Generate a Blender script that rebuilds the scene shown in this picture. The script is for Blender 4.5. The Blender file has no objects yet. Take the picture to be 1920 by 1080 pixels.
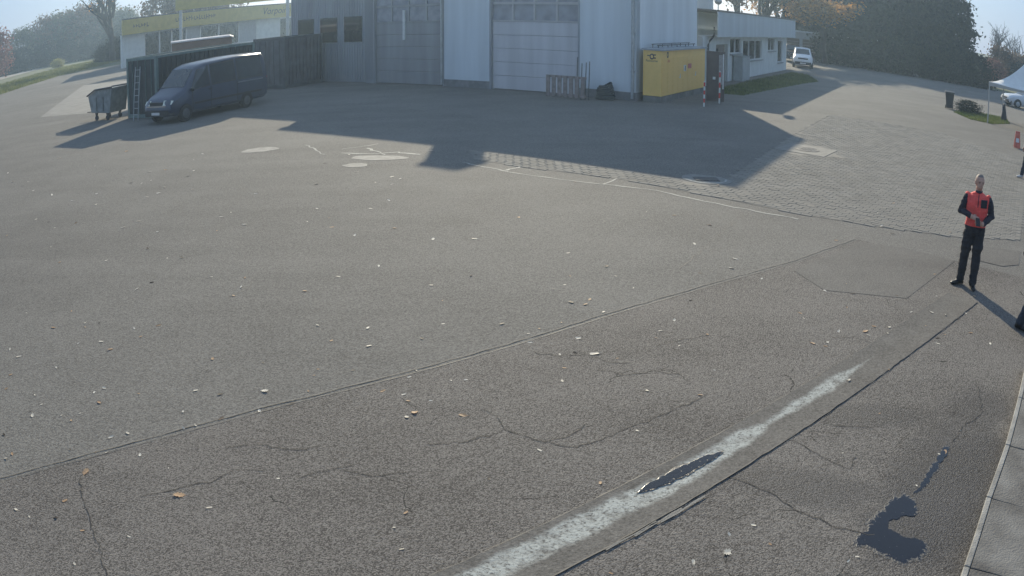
import bpy, bmesh, math, random
from mathutils import Vector, Matrix, noise as mnoise

sc = bpy.context.scene
col = sc.collection
R = math.radians

# ------------------------------------------------------------------ camera
# wide security-camera lens with barrel distortion: lens-polynomial fisheye
CAM_H, TILT = 3.7, 19.0
cd = bpy.data.cameras.new('security_camera')
cam = bpy.data.objects.new('security_camera', cd)
col.objects.link(cam)
cam.location = (0, 0, CAM_H)
cam.rotation_euler = (R(90 - TILT), 0, 0)
cd.type = 'PANO'
cd.sensor_width = 36.0
cd.clip_start, cd.clip_end = 0.05, 6000
S = 1920 / 36.0 / 1000.0
lens = cd if hasattr(cd, 'panorama_type') else cd.cycles
lens.panorama_type = 'FISHEYE_LENS_POLYNOMIAL'
lens.fisheye_fov = R(170)
lens.fisheye_polynomial_k0 = 0.0
lens.fisheye_polynomial_k1 = -0.625 * S
lens.fisheye_polynomial_k2 = 0.0
lens.fisheye_polynomial_k3 = -0.041 * S ** 3
lens.fisheye_polynomial_k4 = 0.0
sc.camera = cam

# ------------------------------------------------------------------ sky, sun, exposure
SUN_ELEV = 21.0
w = bpy.data.worlds.new('World')
sc.world = w
w.use_nodes = True
nt = w.node_tree
sky = nt.nodes.new('ShaderNodeTexSky')
sky.sky_type = 'NISHITA'
sky.sun_disc = False
sky.sun_elevation = R(SUN_ELEV)
sky.sun_rotation = R(0)
sky.air_density = 1.0
sky.dust_density = 1.0
sky.ozone_density = 1.5
bg = nt.nodes['Background']
sky_fill = nt.nodes.new('ShaderNodeMixRGB')           # flat pale blue added over the clear sky to lift shadow fill
sky_fill.inputs[0].default_value = 0.74
sky_fill.inputs[2].default_value = (4.1, 6.0, 9.2, 1)
nt.links.new(sky.outputs[0], sky_fill.inputs[1])
nt.links.new(sky_fill.outputs[0], bg.inputs[0])
bg.inputs[1].default_value = 0.06
sd = bpy.data.lights.new('sun', 'SUN')
sd.energy = 4.8
sd.angle = R(0.6)
sd.color = (1.0, 0.89, 0.68)
sun = bpy.data.objects.new('sun', sd)
sun.rotation_euler = (R(-(90 - SUN_ELEV)), 0, 0)
sun.location = (0, 60, 40)
col.objects.link(sun)
vs = sc.view_settings
vs.view_transform = 'Standard'
vs.look = 'None'
vs.exposure = 0.5
vs.gamma = 1.0
vs.use_curve_mapping = False
try:
    sc.cycles.use_denoising = True
    sc.cycles.denoiser = 'OPENIMAGEDENOISE'
    sc.cycles.max_bounces = 6
    sc.cycles.transparent_max_bounces = 6
    sc.cycles.volume_bounces = 0
    sc.cycles.sample_clamp_indirect = 4.0
    sc.cycles.caustics_reflective = False
    sc.cycles.caustics_refractive = False
except Exception:
    pass

# ------------------------------------------------------------------ materials
def _nodes(name):
    m = bpy.data.materials.new(name)
    m.use_nodes = True
    t = m.node_tree
    return m, t, t.nodes['Principled BSDF'], t.links.new


def mat(name, c, rough=0.6, var=0.12, scale=6.0, bump=0.0, bscale=None, metal=0.0, spec=0.5, c2=None, detail=4.0, coat=0.0, streak=False):
    m, t, b, L = _nodes(name)
    tc = t.nodes.new('ShaderNodeTexCoord')
    n = t.nodes.new('ShaderNodeTexNoise')
    n.inputs['Scale'].default_value = scale
    n.inputs['Detail'].default_value = detail
    if streak:
        mp = t.nodes.new('ShaderNodeMapping')
        mp.inputs['Scale'].default_value = (1, 1, 0.1)
        L(tc.outputs['Object'], mp.inputs['Vector'])
        L(mp.outputs[0], n.inputs['Vector'])
    else:
        L(tc.outputs['Object'], n.inputs['Vector'])
    r = t.nodes.new('ShaderNodeValToRGB')
    a = c if c2 is None else c
    e = [min(1, x * (1 + var)) for x in c] if c2 is None else c2
    a = [x * (1 - var) for x in c] if c2 is None else c
    r.color_ramp.elements[0].position = 0.32
    r.color_ramp.elements[1].position = 0.68
    r.color_ramp.elements[0].color = (*a, 1)
    r.color_ramp.elements[1].color = (*e, 1)
    L(n.outputs['Fac'], r.inputs['Fac'])
    L(r.outputs['Color'], b.inputs['Base Color'])
    b.inputs['Roughness'].default_value = rough
    b.inputs['Metallic'].default_value = metal
    b.inputs['Specular IOR Level'].default_value = spec
    if coat:
        b.inputs['Coat Weight'].default_value = coat
        b.inputs['Coat Roughness'].default_value = 0.08
    if bump:
        n2 = t.nodes.new('ShaderNodeTexNoise')
        n2.inputs['Scale'].default_value = bscale or scale * 4
        n2.inputs['Detail'].default_value = 5
        L(tc.outputs['Object'], n2.inputs['Vector'])
        bp = t.nodes.new('ShaderNodeBump')
        bp.inputs['Strength'].default_value = bump
        bp.inputs['Distance'].default_value = 0.02
        L(n2.outputs['Fac'], bp.inputs['Height'])
        L(bp.outputs['Normal'], b.inputs['Normal'])
    return m


def leafmat(name, ca, cb, scale=0.5, trans=0.25, rough=0.65, spec=0.25):
    m, t, b, L = _nodes(name)
    g = t.nodes.new('ShaderNodeNewGeometry')
    n = t.nodes.new('ShaderNodeTexNoise')
    n.inputs['Scale'].default_value = scale
    n.inputs['Detail'].default_value = 6
    L(g.outputs['Position'], n.inputs['Vector'])
    add = t.nodes.new('ShaderNodeMath')
    add.operation = 'MULTIPLY_ADD'
    L(g.outputs['Random Per Island'], add.inputs[0])
    add.inputs[1].default_value = 0.45
    L(n.outputs['Fac'], add.inputs[2])
    r = t.nodes.new('ShaderNodeValToRGB')
    r.color_ramp.elements[0].position = 0.45
    r.color_ramp.elements[1].position = 0.95
    r.color_ramp.elements[0].color = (*ca, 1)
    r.color_ramp.elements[1].color = (*cb, 1)
    L(add.outputs[0], r.inputs['Fac'])
    L(r.outputs['Color'], b.inputs['Base Color'])
    b.inputs['Roughness'].default_value = rough
    b.inputs['Specular IOR Level'].default_value = spec
    if trans:
        tr = t.nodes.new('ShaderNodeBsdfTranslucent')
        L(r.outputs['Color'], tr.inputs['Color'])
        mx = t.nodes.new('ShaderNodeMixShader')
        mx.inputs[0].default_value = trans
        L(b.outputs[0], mx.inputs[1])
        L(tr.outputs[0], mx.inputs[2])
        L(mx.outputs[0], t.nodes['Material Output'].inputs[0])
    return m


def glassmat(name, c=(0.02, 0.025, 0.03), rough=0.05):
    return mat(name, c, rough, 0.2, 3.0, spec=0.8)


def asphalt(name, dark, light, grain, bump, crack=0.0, rough=0.82, wets=(), spec=0.15, speckle=1.0):
    """asphalt: mixed aggregate, broad stains, optional map cracks; wets = wet spots (x, y, rx, ry, angle, amount)"""
    m, t, b, L = _nodes(name)
    N = t.nodes.new
    g = N('ShaderNodeNewGeometry')
    P = g.outputs['Position']

    def noise(sc_, det=4, rgh=0.6, vec=P):
        n = N('ShaderNodeTexNoise')
        n.inputs['Scale'].default_value = sc_
        n.inputs['Detail'].default_value = det
        n.inputs['Roughness'].default_value = rgh
        L(vec, n.inputs['Vector'])
        return n.outputs['Fac']

    def mth(op, a, c=None, d=None, clamp=False):
        n = N('ShaderNodeMath')
        n.operation = op
        n.use_clamp = clamp
        for i, v in enumerate((a, c, d)):
            if v is None:
                continue
            if isinstance(v, (int, float)):
                n.inputs[i].default_value = v
            else:
                L(v, n.inputs[i])
        return n.outputs[0]

    fine = noise(grain * 2.2, 3)
    mid = noise(grain * 0.45, 3)
    stain = noise(0.55, 6, 0.62)
    broad = noise(0.11, 4, 0.55)
    speck = N('ShaderNodeTexVoronoi')
    speck.inputs['Scale'].default_value = grain
    L(P, speck.inputs['Vector'])
    sp = N('ShaderNodeSeparateColor')
    L(speck.outputs['Color'], sp.inputs[0])
    s1 = mth('MULTIPLY_ADD', fine, 0.45 * speckle, 0.45 * 0.5 * (1 - speckle))
    s2 = mth('MULTIPLY_ADD', sp.outputs[0], 0.35 * speckle, mth('ADD', s1, 0.35 * 0.5 * (1 - speckle)))
    mp = N('ShaderNodeMapping')                      # faint wheel tracks and washed streaks
    mp.inputs['Rotation'].default_value = (0, 0, 0.75)
    mp.inputs['Scale'].default_value = (0.09, 0.8, 1)
    L(P, mp.inputs['Vector'])
    trk = noise(1.0, 5, 0.55, mp.outputs[0])
    mp2 = N('ShaderNodeMapping')
    mp2.inputs['Rotation'].default_value = (0, 0, -0.45)
    mp2.inputs['Scale'].default_value = (0.07, 1.1, 1)
    L(P, mp2.inputs['Vector'])
    trk2 = noise(1.0, 4, 0.55, mp2.outputs[0])
    stain = mth('MULTIPLY_ADD', trk, 0.45, mth('MULTIPLY_ADD', trk2, 0.35, mth('MULTIPLY_ADD', stain, 0.75, -0.275)))
    s3 = mth('MULTIPLY_ADD', stain, 0.55, s2)
    s4 = mth('MULTIPLY_ADD', broad, 0.5, s3)
    r = N('ShaderNodeValToRGB')
    r.color_ramp.elements[0].position = 0.55
    r.color_ramp.elements[1].position = 1.28 / 1.0 if False else 1.0
    r.color_ramp.elements[0].color = (*dark, 1)
    r.color_ramp.elements[1].color = (*light, 1)
    L(mth('MULTIPLY', s4, 0.86), r.inputs['Fac'])
    colr = r.outputs['Color']
    hgt = mth('MULTIPLY_ADD', mid, 0.6, mth('MULTIPLY', fine, 0.4))
    hgt = mth('SUBTRACT', hgt, mth('MULTIPLY', speck.outputs['Distance'], 0.35))
    if crack:
        warp = N('ShaderNodeTexNoise')
        warp.inputs['Scale'].default_value = 1.6
        warp.inputs['Detail'].default_value = 6
        L(P, warp.inputs['Vector'])
        va = N('ShaderNodeVectorMath')
        va.operation = 'MULTIPLY_ADD'
        L(warp.outputs['Color'], va.inputs[0])
        va.inputs[1].default_value = (0.9, 0.9, 0)
        L(P, va.inputs[2])
        vo = N('ShaderNodeTexVoronoi')
        vo.feature = 'DISTANCE_TO_EDGE'
        vo.inputs['Scale'].default_value = 0.62
        L(va.outputs[0], vo.inputs['Vector'])
        msk = mth('GREATER_THAN', noise(0.7, 5), 0.55)
        ln = mth('MULTIPLY', mth('LESS_THAN', vo.outputs['Distance'], 0.0026), msk)
        ln = mth('MULTIPLY', ln, crack)
        mx = N('ShaderNodeMixRGB')
        L(ln, mx.inputs[0])
        L(colr, mx.inputs[1])
        mx.inputs[2].default_value = (0.03, 0.03, 0.028, 1)
        colr = mx.outputs[0]
        hgt = mth('SUBTRACT', hgt, mth('MULTIPLY', ln, 1.0))
    rgh = mth('MULTIPLY_ADD', fine, 0.12, rough - 0.06)
    bst = bump
    if wets:
        tot = None
        sep = N('ShaderNodeSeparateXYZ')
        L(P, sep.inputs[0])
        wob = noise(1.3, 8, 0.7)
        for (x, y, rx, ry, an, am) in wets:
            dx = mth('SUBTRACT', sep.outputs[0], x)
            dy = mth('SUBTRACT', sep.outputs[1], y)
            ca, sa = math.cos(an), math.sin(an)
            u = mth('DIVIDE', mth('MULTIPLY_ADD', dx, ca, mth('MULTIPLY', dy, sa)), rx)
            v = mth('DIVIDE', mth('MULTIPLY_ADD', dy, ca, mth('MULTIPLY', dx, -sa)), ry)
            d = mth('SQRT', mth('MULTIPLY_ADD', u, u, mth('MULTIPLY', v, v)))
            d = mth('ADD', d, mth('MULTIPLY_ADD', wob, 2.2, -1.2))
            f = mth('MULTIPLY', mth('MULTIPLY_ADD', d, -1.8, 1.9, True), am)
            tot = f if tot is None else mth('MAXIMUM', tot, f)
        wf = tot
        mx = N('ShaderNodeMixRGB')
        mx.blend_type = 'MULTIPLY'
        L(mth('MULTIPLY', wf, 0.9), mx.inputs[0])
        L(colr, mx.inputs[1])
        mx.inputs[2].default_value = (0.30, 0.335, 0.42, 1)
        colr = mx.outputs[0]
        rgh = mth('MULTIPLY_ADD', wf, -0.3, rgh)
        L(mth('MULTIPLY_ADD', wf, 0.03, spec), b.inputs['Specular IOR Level'])
        hgt = mth('MULTIPLY', hgt, mth('MULTIPLY_ADD', wf, 1.3, 1.0))
    L(colr, b.inputs['Base Color'])
    L(rgh, b.inputs['Roughness'])
    if not wets:
        b.inputs['Specular IOR Level'].default_value = spec
    bp = N('ShaderNodeBump')
    bp.inputs['Strength'].default_value = bst
    bp.inputs['Distance'].default_value = 0.03
    L(hgt, bp.inputs['Height'])
    L(bp.outputs['Normal'], b.inputs['Normal'])
    return m


# ------------------------------------------------------------------ mesh helpers
class MB:
    """collects shapes, then links them as one mesh object"""
    def __init__(s):
        s.v, s.f, s.m = [], [], []

    def add(s, vs_, fs, mi=0):
        o = len(s.v)
        s.v += [tuple(p) for p in vs_]
        for f in fs:
            s.f.append(tuple(i + o for i in f))
            s.m.append(mi)
        return s

    def box(s, c, d, rz=0.0, mi=0, rx=0.0):
        hx, hy, hz = d[0] / 2, d[1] / 2, d[2] / 2
        M = Matrix.Translation(c) @ Matrix.Rotation(rz, 4, 'Z') @ Matrix.Rotation(rx, 4, 'X')
        p = [M @ Vector((x, y, z)) for x in (-hx, hx) for y in (-hy, hy) for z in (-hz, hz)]
        return s.add(p, [(0, 1, 3, 2), (4, 6, 7, 5), (0, 4, 5, 1), (2, 3, 7, 6), (0, 2, 6, 4), (1, 5, 7, 3)], mi)

    def b(s, x0, x1, y0, y1, z0, z1, mi=0):
        return s.box(((x0 + x1) / 2, (y0 + y1) / 2, (z0 + z1) / 2), (x1 - x0, y1 - y0, z1 - z0), 0, mi)

    def prism(s, poly, z0, z1, mi=0):
        n = len(poly)
        p = [(x, y, z0) for x, y in poly] + [(x, y, z1) for x, y in poly]
        f = [tuple(range(n - 1, -1, -1)), tuple(range(n, 2 * n))]
        f += [(i, (i + 1) % n, n + (i + 1) % n, n + i) for i in range(n)]
        return s.add(p, f, mi)

    def sheet(s, poly, z, mi=0):
        return s.add([(x, y, z) for x, y in poly], [tuple(range(len(poly)))], mi)

    def rings(s, rs, cap=True, mi=0, closed=True):
        n = len(rs[0])
        p = [q for r_ in rs for q in r_]
        f = []
        for i in range(len(rs) - 1):
            for j in range(n if closed else n - 1):
                k = (j + 1) % n
                f.append((i * n + j, i * n + k, (i + 1) * n + k, (i + 1) * n + j))
        if cap:
            f.append(tuple(range(n - 1, -1, -1)))
            f.append(tuple(range((len(rs) - 1) * n, len(rs) * n)))
        return s.add(p, f, mi)

    def tube(s, pts, rad, n=8, mi=0, cap=True):
        pts = [Vector(p) for p in pts]
        if not isinstance(rad, (list, tuple)):
            rad = [rad] * len(pts)
        rs = []
        for i, p in enumerate(pts):
            d = (pts[min(i + 1, len(pts) - 1)] - pts[max(i - 1, 0)]).normalized()
            a = d.orthogonal().normalized() if abs(d.z) < 0.95 else Vector((1, 0, 0))
            a = (a - d * a.dot(d)).normalized()
            if abs(d.z) < 0.95:
                a = Vector((0, 0, 1)).cross(d).normalized()
            c = d.cross(a)
            rs.append([p + (a * math.cos(q) + c * math.sin(q)) * rad[i] for q in [2 * math.pi * k / n for k in range(n)]])
        return s.rings(rs, cap, mi)

    def lathe(s, prof, n=16, mi=0, c=(0, 0, 0), axis='Z'):
        rs = []
        for r_, h in prof:
            ring = []
            for k in range(n):
                q = 2 * math.pi * k / n
                x, y, z = r_ * math.cos(q), r_ * math.sin(q), h
                if axis == 'Y':
                    x, y, z = x, z, y
                if axis == 'X':
                    x, y, z = z, x, y
                ring.append((x + c[0], y + c[1], z + c[2]))
            rs.append(ring)
        return s.rings(rs, True, mi)

    def ell(s, c, r_, n=14, k=9, mi=0, M=None):
        rs = []
        for i in range(k + 1):
            t_ = math.pi * (0.02 + 0.96 * i / k)
            ring = []
            for j in range(n):
                q = 2 * math.pi * j / n
                p = Vector((r_[0] * math.sin(t_) * math.cos(q), r_[1] * math.sin(t_) * math.sin(q), -r_[2] * math.cos(t_)))
                if M is not None:
                    p = M @ p
                ring.append(p + Vector(c))
            rs.append(ring)
        return s.rings(rs, True, mi)

    def mesh(s, name, mats, smooth=None):
        me = bpy.data.meshes.new(name)
        me.from_pydata(s.v, [], s.f)
        for m_ in (mats if isinstance(mats, (list, tuple)) else [mats]):
            me.materials.append(m_)
        me.polygons.foreach_set('material_index', s.m)
        bm = bmesh.new()
        bm.from_mesh(me)
        bmesh.ops.recalc_face_normals(bm, faces=bm.faces)
        bm.to_mesh(me)
        bm.free()
        if smooth is not None:
            me.polygons.foreach_set('use_smooth', [True] * len(me.polygons))
            me.set_sharp_from_angle(angle=R(smooth))
        me.update()
        return me

    def build(s, name, mats, parent=None, smooth=None, bevel=0.0):
        o = bpy.data.objects.new(name, s.mesh(name, mats, smooth))
        col.objects.link(o)
        if parent is not None:
            o.parent = parent
        if bevel:
            bv = o.modifiers.new('bevel', 'BEVEL')
            bv.width = bevel
            bv.segments = 2
            bv.limit_method = 'ANGLE'
        return o


def tag(o, label=None, cat=None, group=None, kind=None):
    if label:
        o['label'] = label
    if cat:
        o['category'] = cat
    if group:
        o['group'] = group
    if kind:
        o['kind'] = kind
    return o


def thing(name, label, cat, loc=(0, 0, 0), rz=0.0, group=None):
    o = bpy.data.objects.new(name, None)
    o.empty_display_size = 0.2
    col.objects.link(o)
    o.location = loc
    o.rotation_euler = (0, 0, rz)
    return tag(o, label, cat, group)


def struct(name, mb, m, parent=None, smooth=None):
    o = mb.build(name, m, parent, smooth)
    if parent is None:
        tag(o, kind='structure')
    return o


def dup(o, parent=None):
    c = o.copy()
    col.objects.link(c)
    c.parent = parent
    for ch in o.children:
        dup(ch, c)
    return c


def text_part(name, txt, size, m, parent, loc, rot, depth=0.006, shear=0.0, width=None):
    cu = bpy.data.curves.new(name, 'FONT')
    cu.body = txt
    cu.size = size
    cu.extrude = depth
    cu.shear = shear
    cu.align_x = 'CENTER'
    tmp = bpy.data.objects.new(name + '_tmp', cu)
    col.objects.link(tmp)
    bpy.context.view_layer.update()
    me = bpy.data.meshes.new_from_object(tmp.evaluated_get(bpy.context.evaluated_depsgraph_get()))
    bpy.data.objects.remove(tmp)
    bpy.data.curves.remove(cu)
    me.name = name
    me.materials.clear()
    me.materials.append(m)
    o = bpy.data.objects.new(name, me)
    col.objects.link(o)
    o.parent = parent
    o.location = loc
    o.rotation_euler = rot
    if width:
        k = width / max(1e-3, max(v.co.x for v in me.vertices) - min(v.co.x for v in me.vertices))
        o.scale = (k, 1, 1)
    return o


def ribbon(mb, pts, wid, z, rnd=None, jag=0.0, mi=0, sub=0.25):
    """thin strip on the ground along a line of points"""
    P = []
    for i in range(len(pts) - 1):
        a, c = Vector(pts[i]), Vector(pts[i + 1])
        k = max(1, int((c - a).length / sub))
        for j in range(k):
            P.append(a.lerp(c, j / k))
    P.append(Vector(pts[-1]))
    if rnd and jag:
        P = [p + Vector((rnd.gauss(0, jag), rnd.gauss(0, jag))) for p in P]
    L_, Rr = [], []
    for i, p in enumerate(P):
        d = (P[min(i + 1, len(P) - 1)] - P[max(i - 1, 0)])
        d.normalize()
        n = Vector((-d.y, d.x))
        ww = wid * (rnd.uniform(0.45, 1.3) if rnd else 1.0) / 2
        L_.append((p.x + n.x * ww, p.y + n.y * ww, z))
        Rr.append((p.x - n.x * ww, p.y - n.y * ww, z))
    n = len(P)
    mb.add(L_ + Rr, [(i, i + 1, n + i + 1, n + i) for i in range(n - 1)], mi)
    return mb


def inside(x, y, poly):
    c = False
    j = len(poly) - 1
    for i in range(len(poly)):
        xi, yi = poly[i]
        xj, yj = poly[j]
        if (yi > y) != (yj > y) and x < (xj - xi) * (y - yi) / (yj - yi) + xi:
            c = not c
        j = i
    return c

# ------------------------------------------------------------------ ground
rnd = random.Random(7)
M_grass_ground = mat('rough_grass', (0.055, 0.075, 0.025), 0.9, 0.3, 0.8, 0.5, 30, c2=(0.11, 0.115, 0.05))
M_yard = asphalt('yard_asphalt', (0.117, 0.1105, 0.101), (0.232, 0.2215, 0.2), 64, 0.4, 0.0, 0.9, spec=0.1, speckle=1.75)
M_old = asphalt('old_coarse_asphalt', (0.066, 0.06, 0.055), (0.24, 0.222, 0.201), 92, 0.55, 0.9, 0.88, speckle=1.8,
                wets=((3.85, 5.2, 1.6, 0.78, 0.90, 1.0), (2.45, 5.65, 0.85, 0.34, -0.35, 0.75),
                      (3.55, 6.85, 0.85, 0.26, -0.2, 0.7), (4.9, 6.7, 0.9, 0.42, 0.9, 0.5)))
M_patch = asphalt('patch_asphalt', (0.10, 0.094, 0.086), (0.212, 0.2, 0.181), 68, 0.4, 0.0, 0.9, spec=0.1)
M_seam = mat('joint_tar', (0.07, 0.067, 0.063), 0.7, 0.4, 20)
M_crackfill = mat('crack_dirt', (0.035, 0.033, 0.031), 0.9, 0.3, 30)
M_pale = mat('pale_mortar', (0.34, 0.338, 0.305), 0.85, 0.2, 18, 0.3, 60)
M_concrete = mat('weathered_concrete', (0.17, 0.165, 0.15), 0.85, 0.25, 2.4, 0.45, 70, detail=8)
M_stone = leafmat('paver_grey', (0.195, 0.183, 0.16), (0.245, 0.231, 0.204), 0.6, 0, 0.92, 0.08)

struct('ground', MB().sheet([(-1500, -300), (1500, -300), (1500, 2500), (-1500, 2500)], -0.05), M_grass_ground)
yard_poly = [(-64, -12), (60, -12), (62, 48), (46, 78), (36, 118), (24, 118), (19.5, 61.5), (8, 44), (-3, 51), (-4, 110),
             (-48, 122), (-60.5, 97.0), (-53.7, 72.9), (-51.6, 60)]
yard = struct('asphalt_yard', MB().sheet(yard_poly, 0.0), M_yard)
old_poly = [(-12, -0.6), (-5, 4.99), (-3.78, 6.01), (-2.3, 7.14), (-1.1, 7.95), (0, 8.74), (1.25, 9.74), (2.8, 10.86), (4.51, 12.03),
            (6.15, 13.36), (7.7, 12.2), (9.5, 10.6), (14, 5), (14, -4), (-12, -4)]
old = struct('old_asphalt_apron', MB().sheet(old_poly, 0.004), M_old)
struct('asphalt_patch', MB().sheet([(4.23, 11.53), (4.42, 10.63), (5.67, 10.27), (7.66, 12.16), (6.9, 12.9), (6.12, 13.2)], 0.008), M_patch)
struct('asphalt_patch', MB().sheet([(8.5, 13.3), (9.8, 12.9), (9.15, 12.02), (8.65, 11.9), (7.9, 12.5)], 0.008), M_patch)
struct('asphalt_patch', MB().sheet([(-13.5, 36), (-26.3, 40), (-38, 66), (-20, 60)], 0.004), mat('light_apron', (0.185, 0.177, 0.16), 0.85, 0.15, 1.2, 0.2, 40))

# joints, cracks and mortar lines, each a strip of its own on the surface it runs through
seam_pts = [(-12, -0.6), (-5, 4.99), (-4.72, 5.24), (-3.78, 6.01), (-2.3, 7.14), (-1.1, 7.95), (0, 8.74), (1.25, 9.74), (2.8, 10.86), (4.51, 12.03), (6.15, 13.36)]
struct('paving_seam', ribbon(MB(), seam_pts, 0.009, 0.009, rnd, 0.004, sub=0.12), M_seam, old)
struct('paving_seam', ribbon(MB(), [(x - 0.05, y + 0.065) for x, y in seam_pts], 0.018, 0.0085, rnd, 0.006, sub=0.15), mat('seam_lip', (0.175, 0.167, 0.153), 0.9, 0.2, 30), old)
cracks = [[(-3.88, 5.53), (-3.72, 5.24), (-3.51, 4.97), (-3.33, 4.73), (-3.11, 4.4), (-3.01, 4.21)],
          [(-3.13, 5.34), (-2.96, 5.44), (-2.8, 5.55), (-2.55, 5.68), (-2.39, 5.91), (-2.1, 5.95)],
          [(-0.28, 7.23), (-0.15, 7.07), (-0.07, 6.8), (-0.21, 6.67), (-0.42, 6.57), (-0.75, 6.49)],
          [(-0.07, 6.8), (0.12, 6.65), (0.28, 6.57), (0.48, 6.63), (0.68, 6.85)],
          [(-1.78, 5.84), (-1.62, 5.97), (-1.36, 6.11)],
          [(2.44, 6.54), (2.63, 6.34), (2.74, 6.17), (2.86, 5.98), (2.95, 5.85), (3.03, 5.93), (3.11, 6.04)],
          [(1.8, 5.87), (1.96, 5.76), (2.14, 5.53), (2.3, 5.26), (2.51, 5.02), (2.83, 4.8)],
          [(3.01, 6.72), (3.24, 6.63), (3.5, 6.58)], [(0.23, 8.56), (0.46, 8.47), (0.82, 8.51), (1.03, 8.29), (1.26, 8.26)],
          [(-1.44, 6.03), (-1.15, 5.95), (-0.89, 6.0)], [(0.19, 6.6), (0.56, 6.45), (0.86, 6.64), (1.13, 6.83), (1.53, 7.13), (1.98, 7.46)],
          [(1.62, 8.72), (1.9, 8.87), (2.32, 9.05)], [(5.3, 7.3), (4.93, 6.61), (4.54, 6.43), (4.3, 6.15)],
          [(0.9, 8.1), (1.2, 7.95), (1.5, 8.05), (1.75, 7.95)], [(3.9, 8.9), (4.2, 8.86), (4.5, 8.6)], [(-2.6, 6.3), (-2.3, 6.38), (-1.9, 6.32), (-1.7, 6.4)]]
for c in cracks:
    struct('crack', ribbon(MB(), c, 0.009, 0.0085, rnd, 0.013, sub=0.06), M_crackfill, old)
for c in [[(4.38, 15.08), (3.35, 13.18), (2.44, 11.58)], [(-3.92, 10.3), (-3.81, 10.45), (-3.7, 10.63), (-3.71, 11.22)]]:
    struct('crack', ribbon(MB(), c, 0.009, 0.005, rnd, 0.02, sub=0.12), M_seam, yard)
joint = [(-1.19, 19.96), (-0.24, 18.87), (0.47, 18.26), (1.47, 17.66), (2.12, 17.37), (2.96, 16.87), (3.79, 15.98), (4.53, 15.39), (5.43, 14.7)]
for c, wd in ((joint, 0.055), ([(-0.18, 18.87), (0.25, 19.38)], 0.07), ([(1.96, 17.42), (2.4, 18.18)], 0.06),
              ([(-4.47, 21.61), (-3.56, 21.3), (-2.96, 21.54), (-2.29, 21.07)], 0.09), ([(-3.86, 22.26), (-3.26, 21.18)], 0.07),
              ([(-5.82, 23.18), (-4.91, 21.45)], 0.05), ([(-4.6, 22.22), (-3.94, 22.71), (-3.67, 22.93)], 0.05)):
    struct('mortar_joint', ribbon(MB(), c, wd, 0.0052, rnd, 0.03, sub=0.2), M_pale, yard)


def blob(cx, cy, rx, ry, an, n=28, wob=0.18, seed=1):
    q = random.Random(seed)
    ph = [q.uniform(0, 6.3) for _ in range(4)]
    o = []
    for i in range(n):
        t_ = 2 * math.pi * i / n
        k = 1 + wob * (math.sin(2 * t_ + ph[0]) * 0.5 + math.sin(3 * t_ + ph[1]) * 0.4 + math.sin(5 * t_ + ph[2]) * 0.3 + math.sin(7 * t_ + ph[3]) * 0.2)
        x, y = rx * k * math.cos(t_), ry * k * math.sin(t_)
        o.append((cx + x * math.cos(an) - y * math.sin(an), cy + x * math.sin(an) + y * math.cos(an)))
    return o


M_cpatch = mat('pale_cement_patch', (0.26, 0.25, 0.226), 0.9, 0.18, 5, 0.2, 50)
for cx, cy, rx, ry, an, sd_ in ((-7.1, 22.7, 0.52, 0.42, 0.3, 3), (-3.33, 20.73, 0.72, 0.36, -0.2, 4), (-3.75, 19.78, 0.32, 0.26, 0.1, 5)):
    struct('cement_patch', MB().sheet(blob(cx, cy, rx, ry, an, seed=sd_, wob=0.12), 0.0056), M_cpatch, yard)

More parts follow.
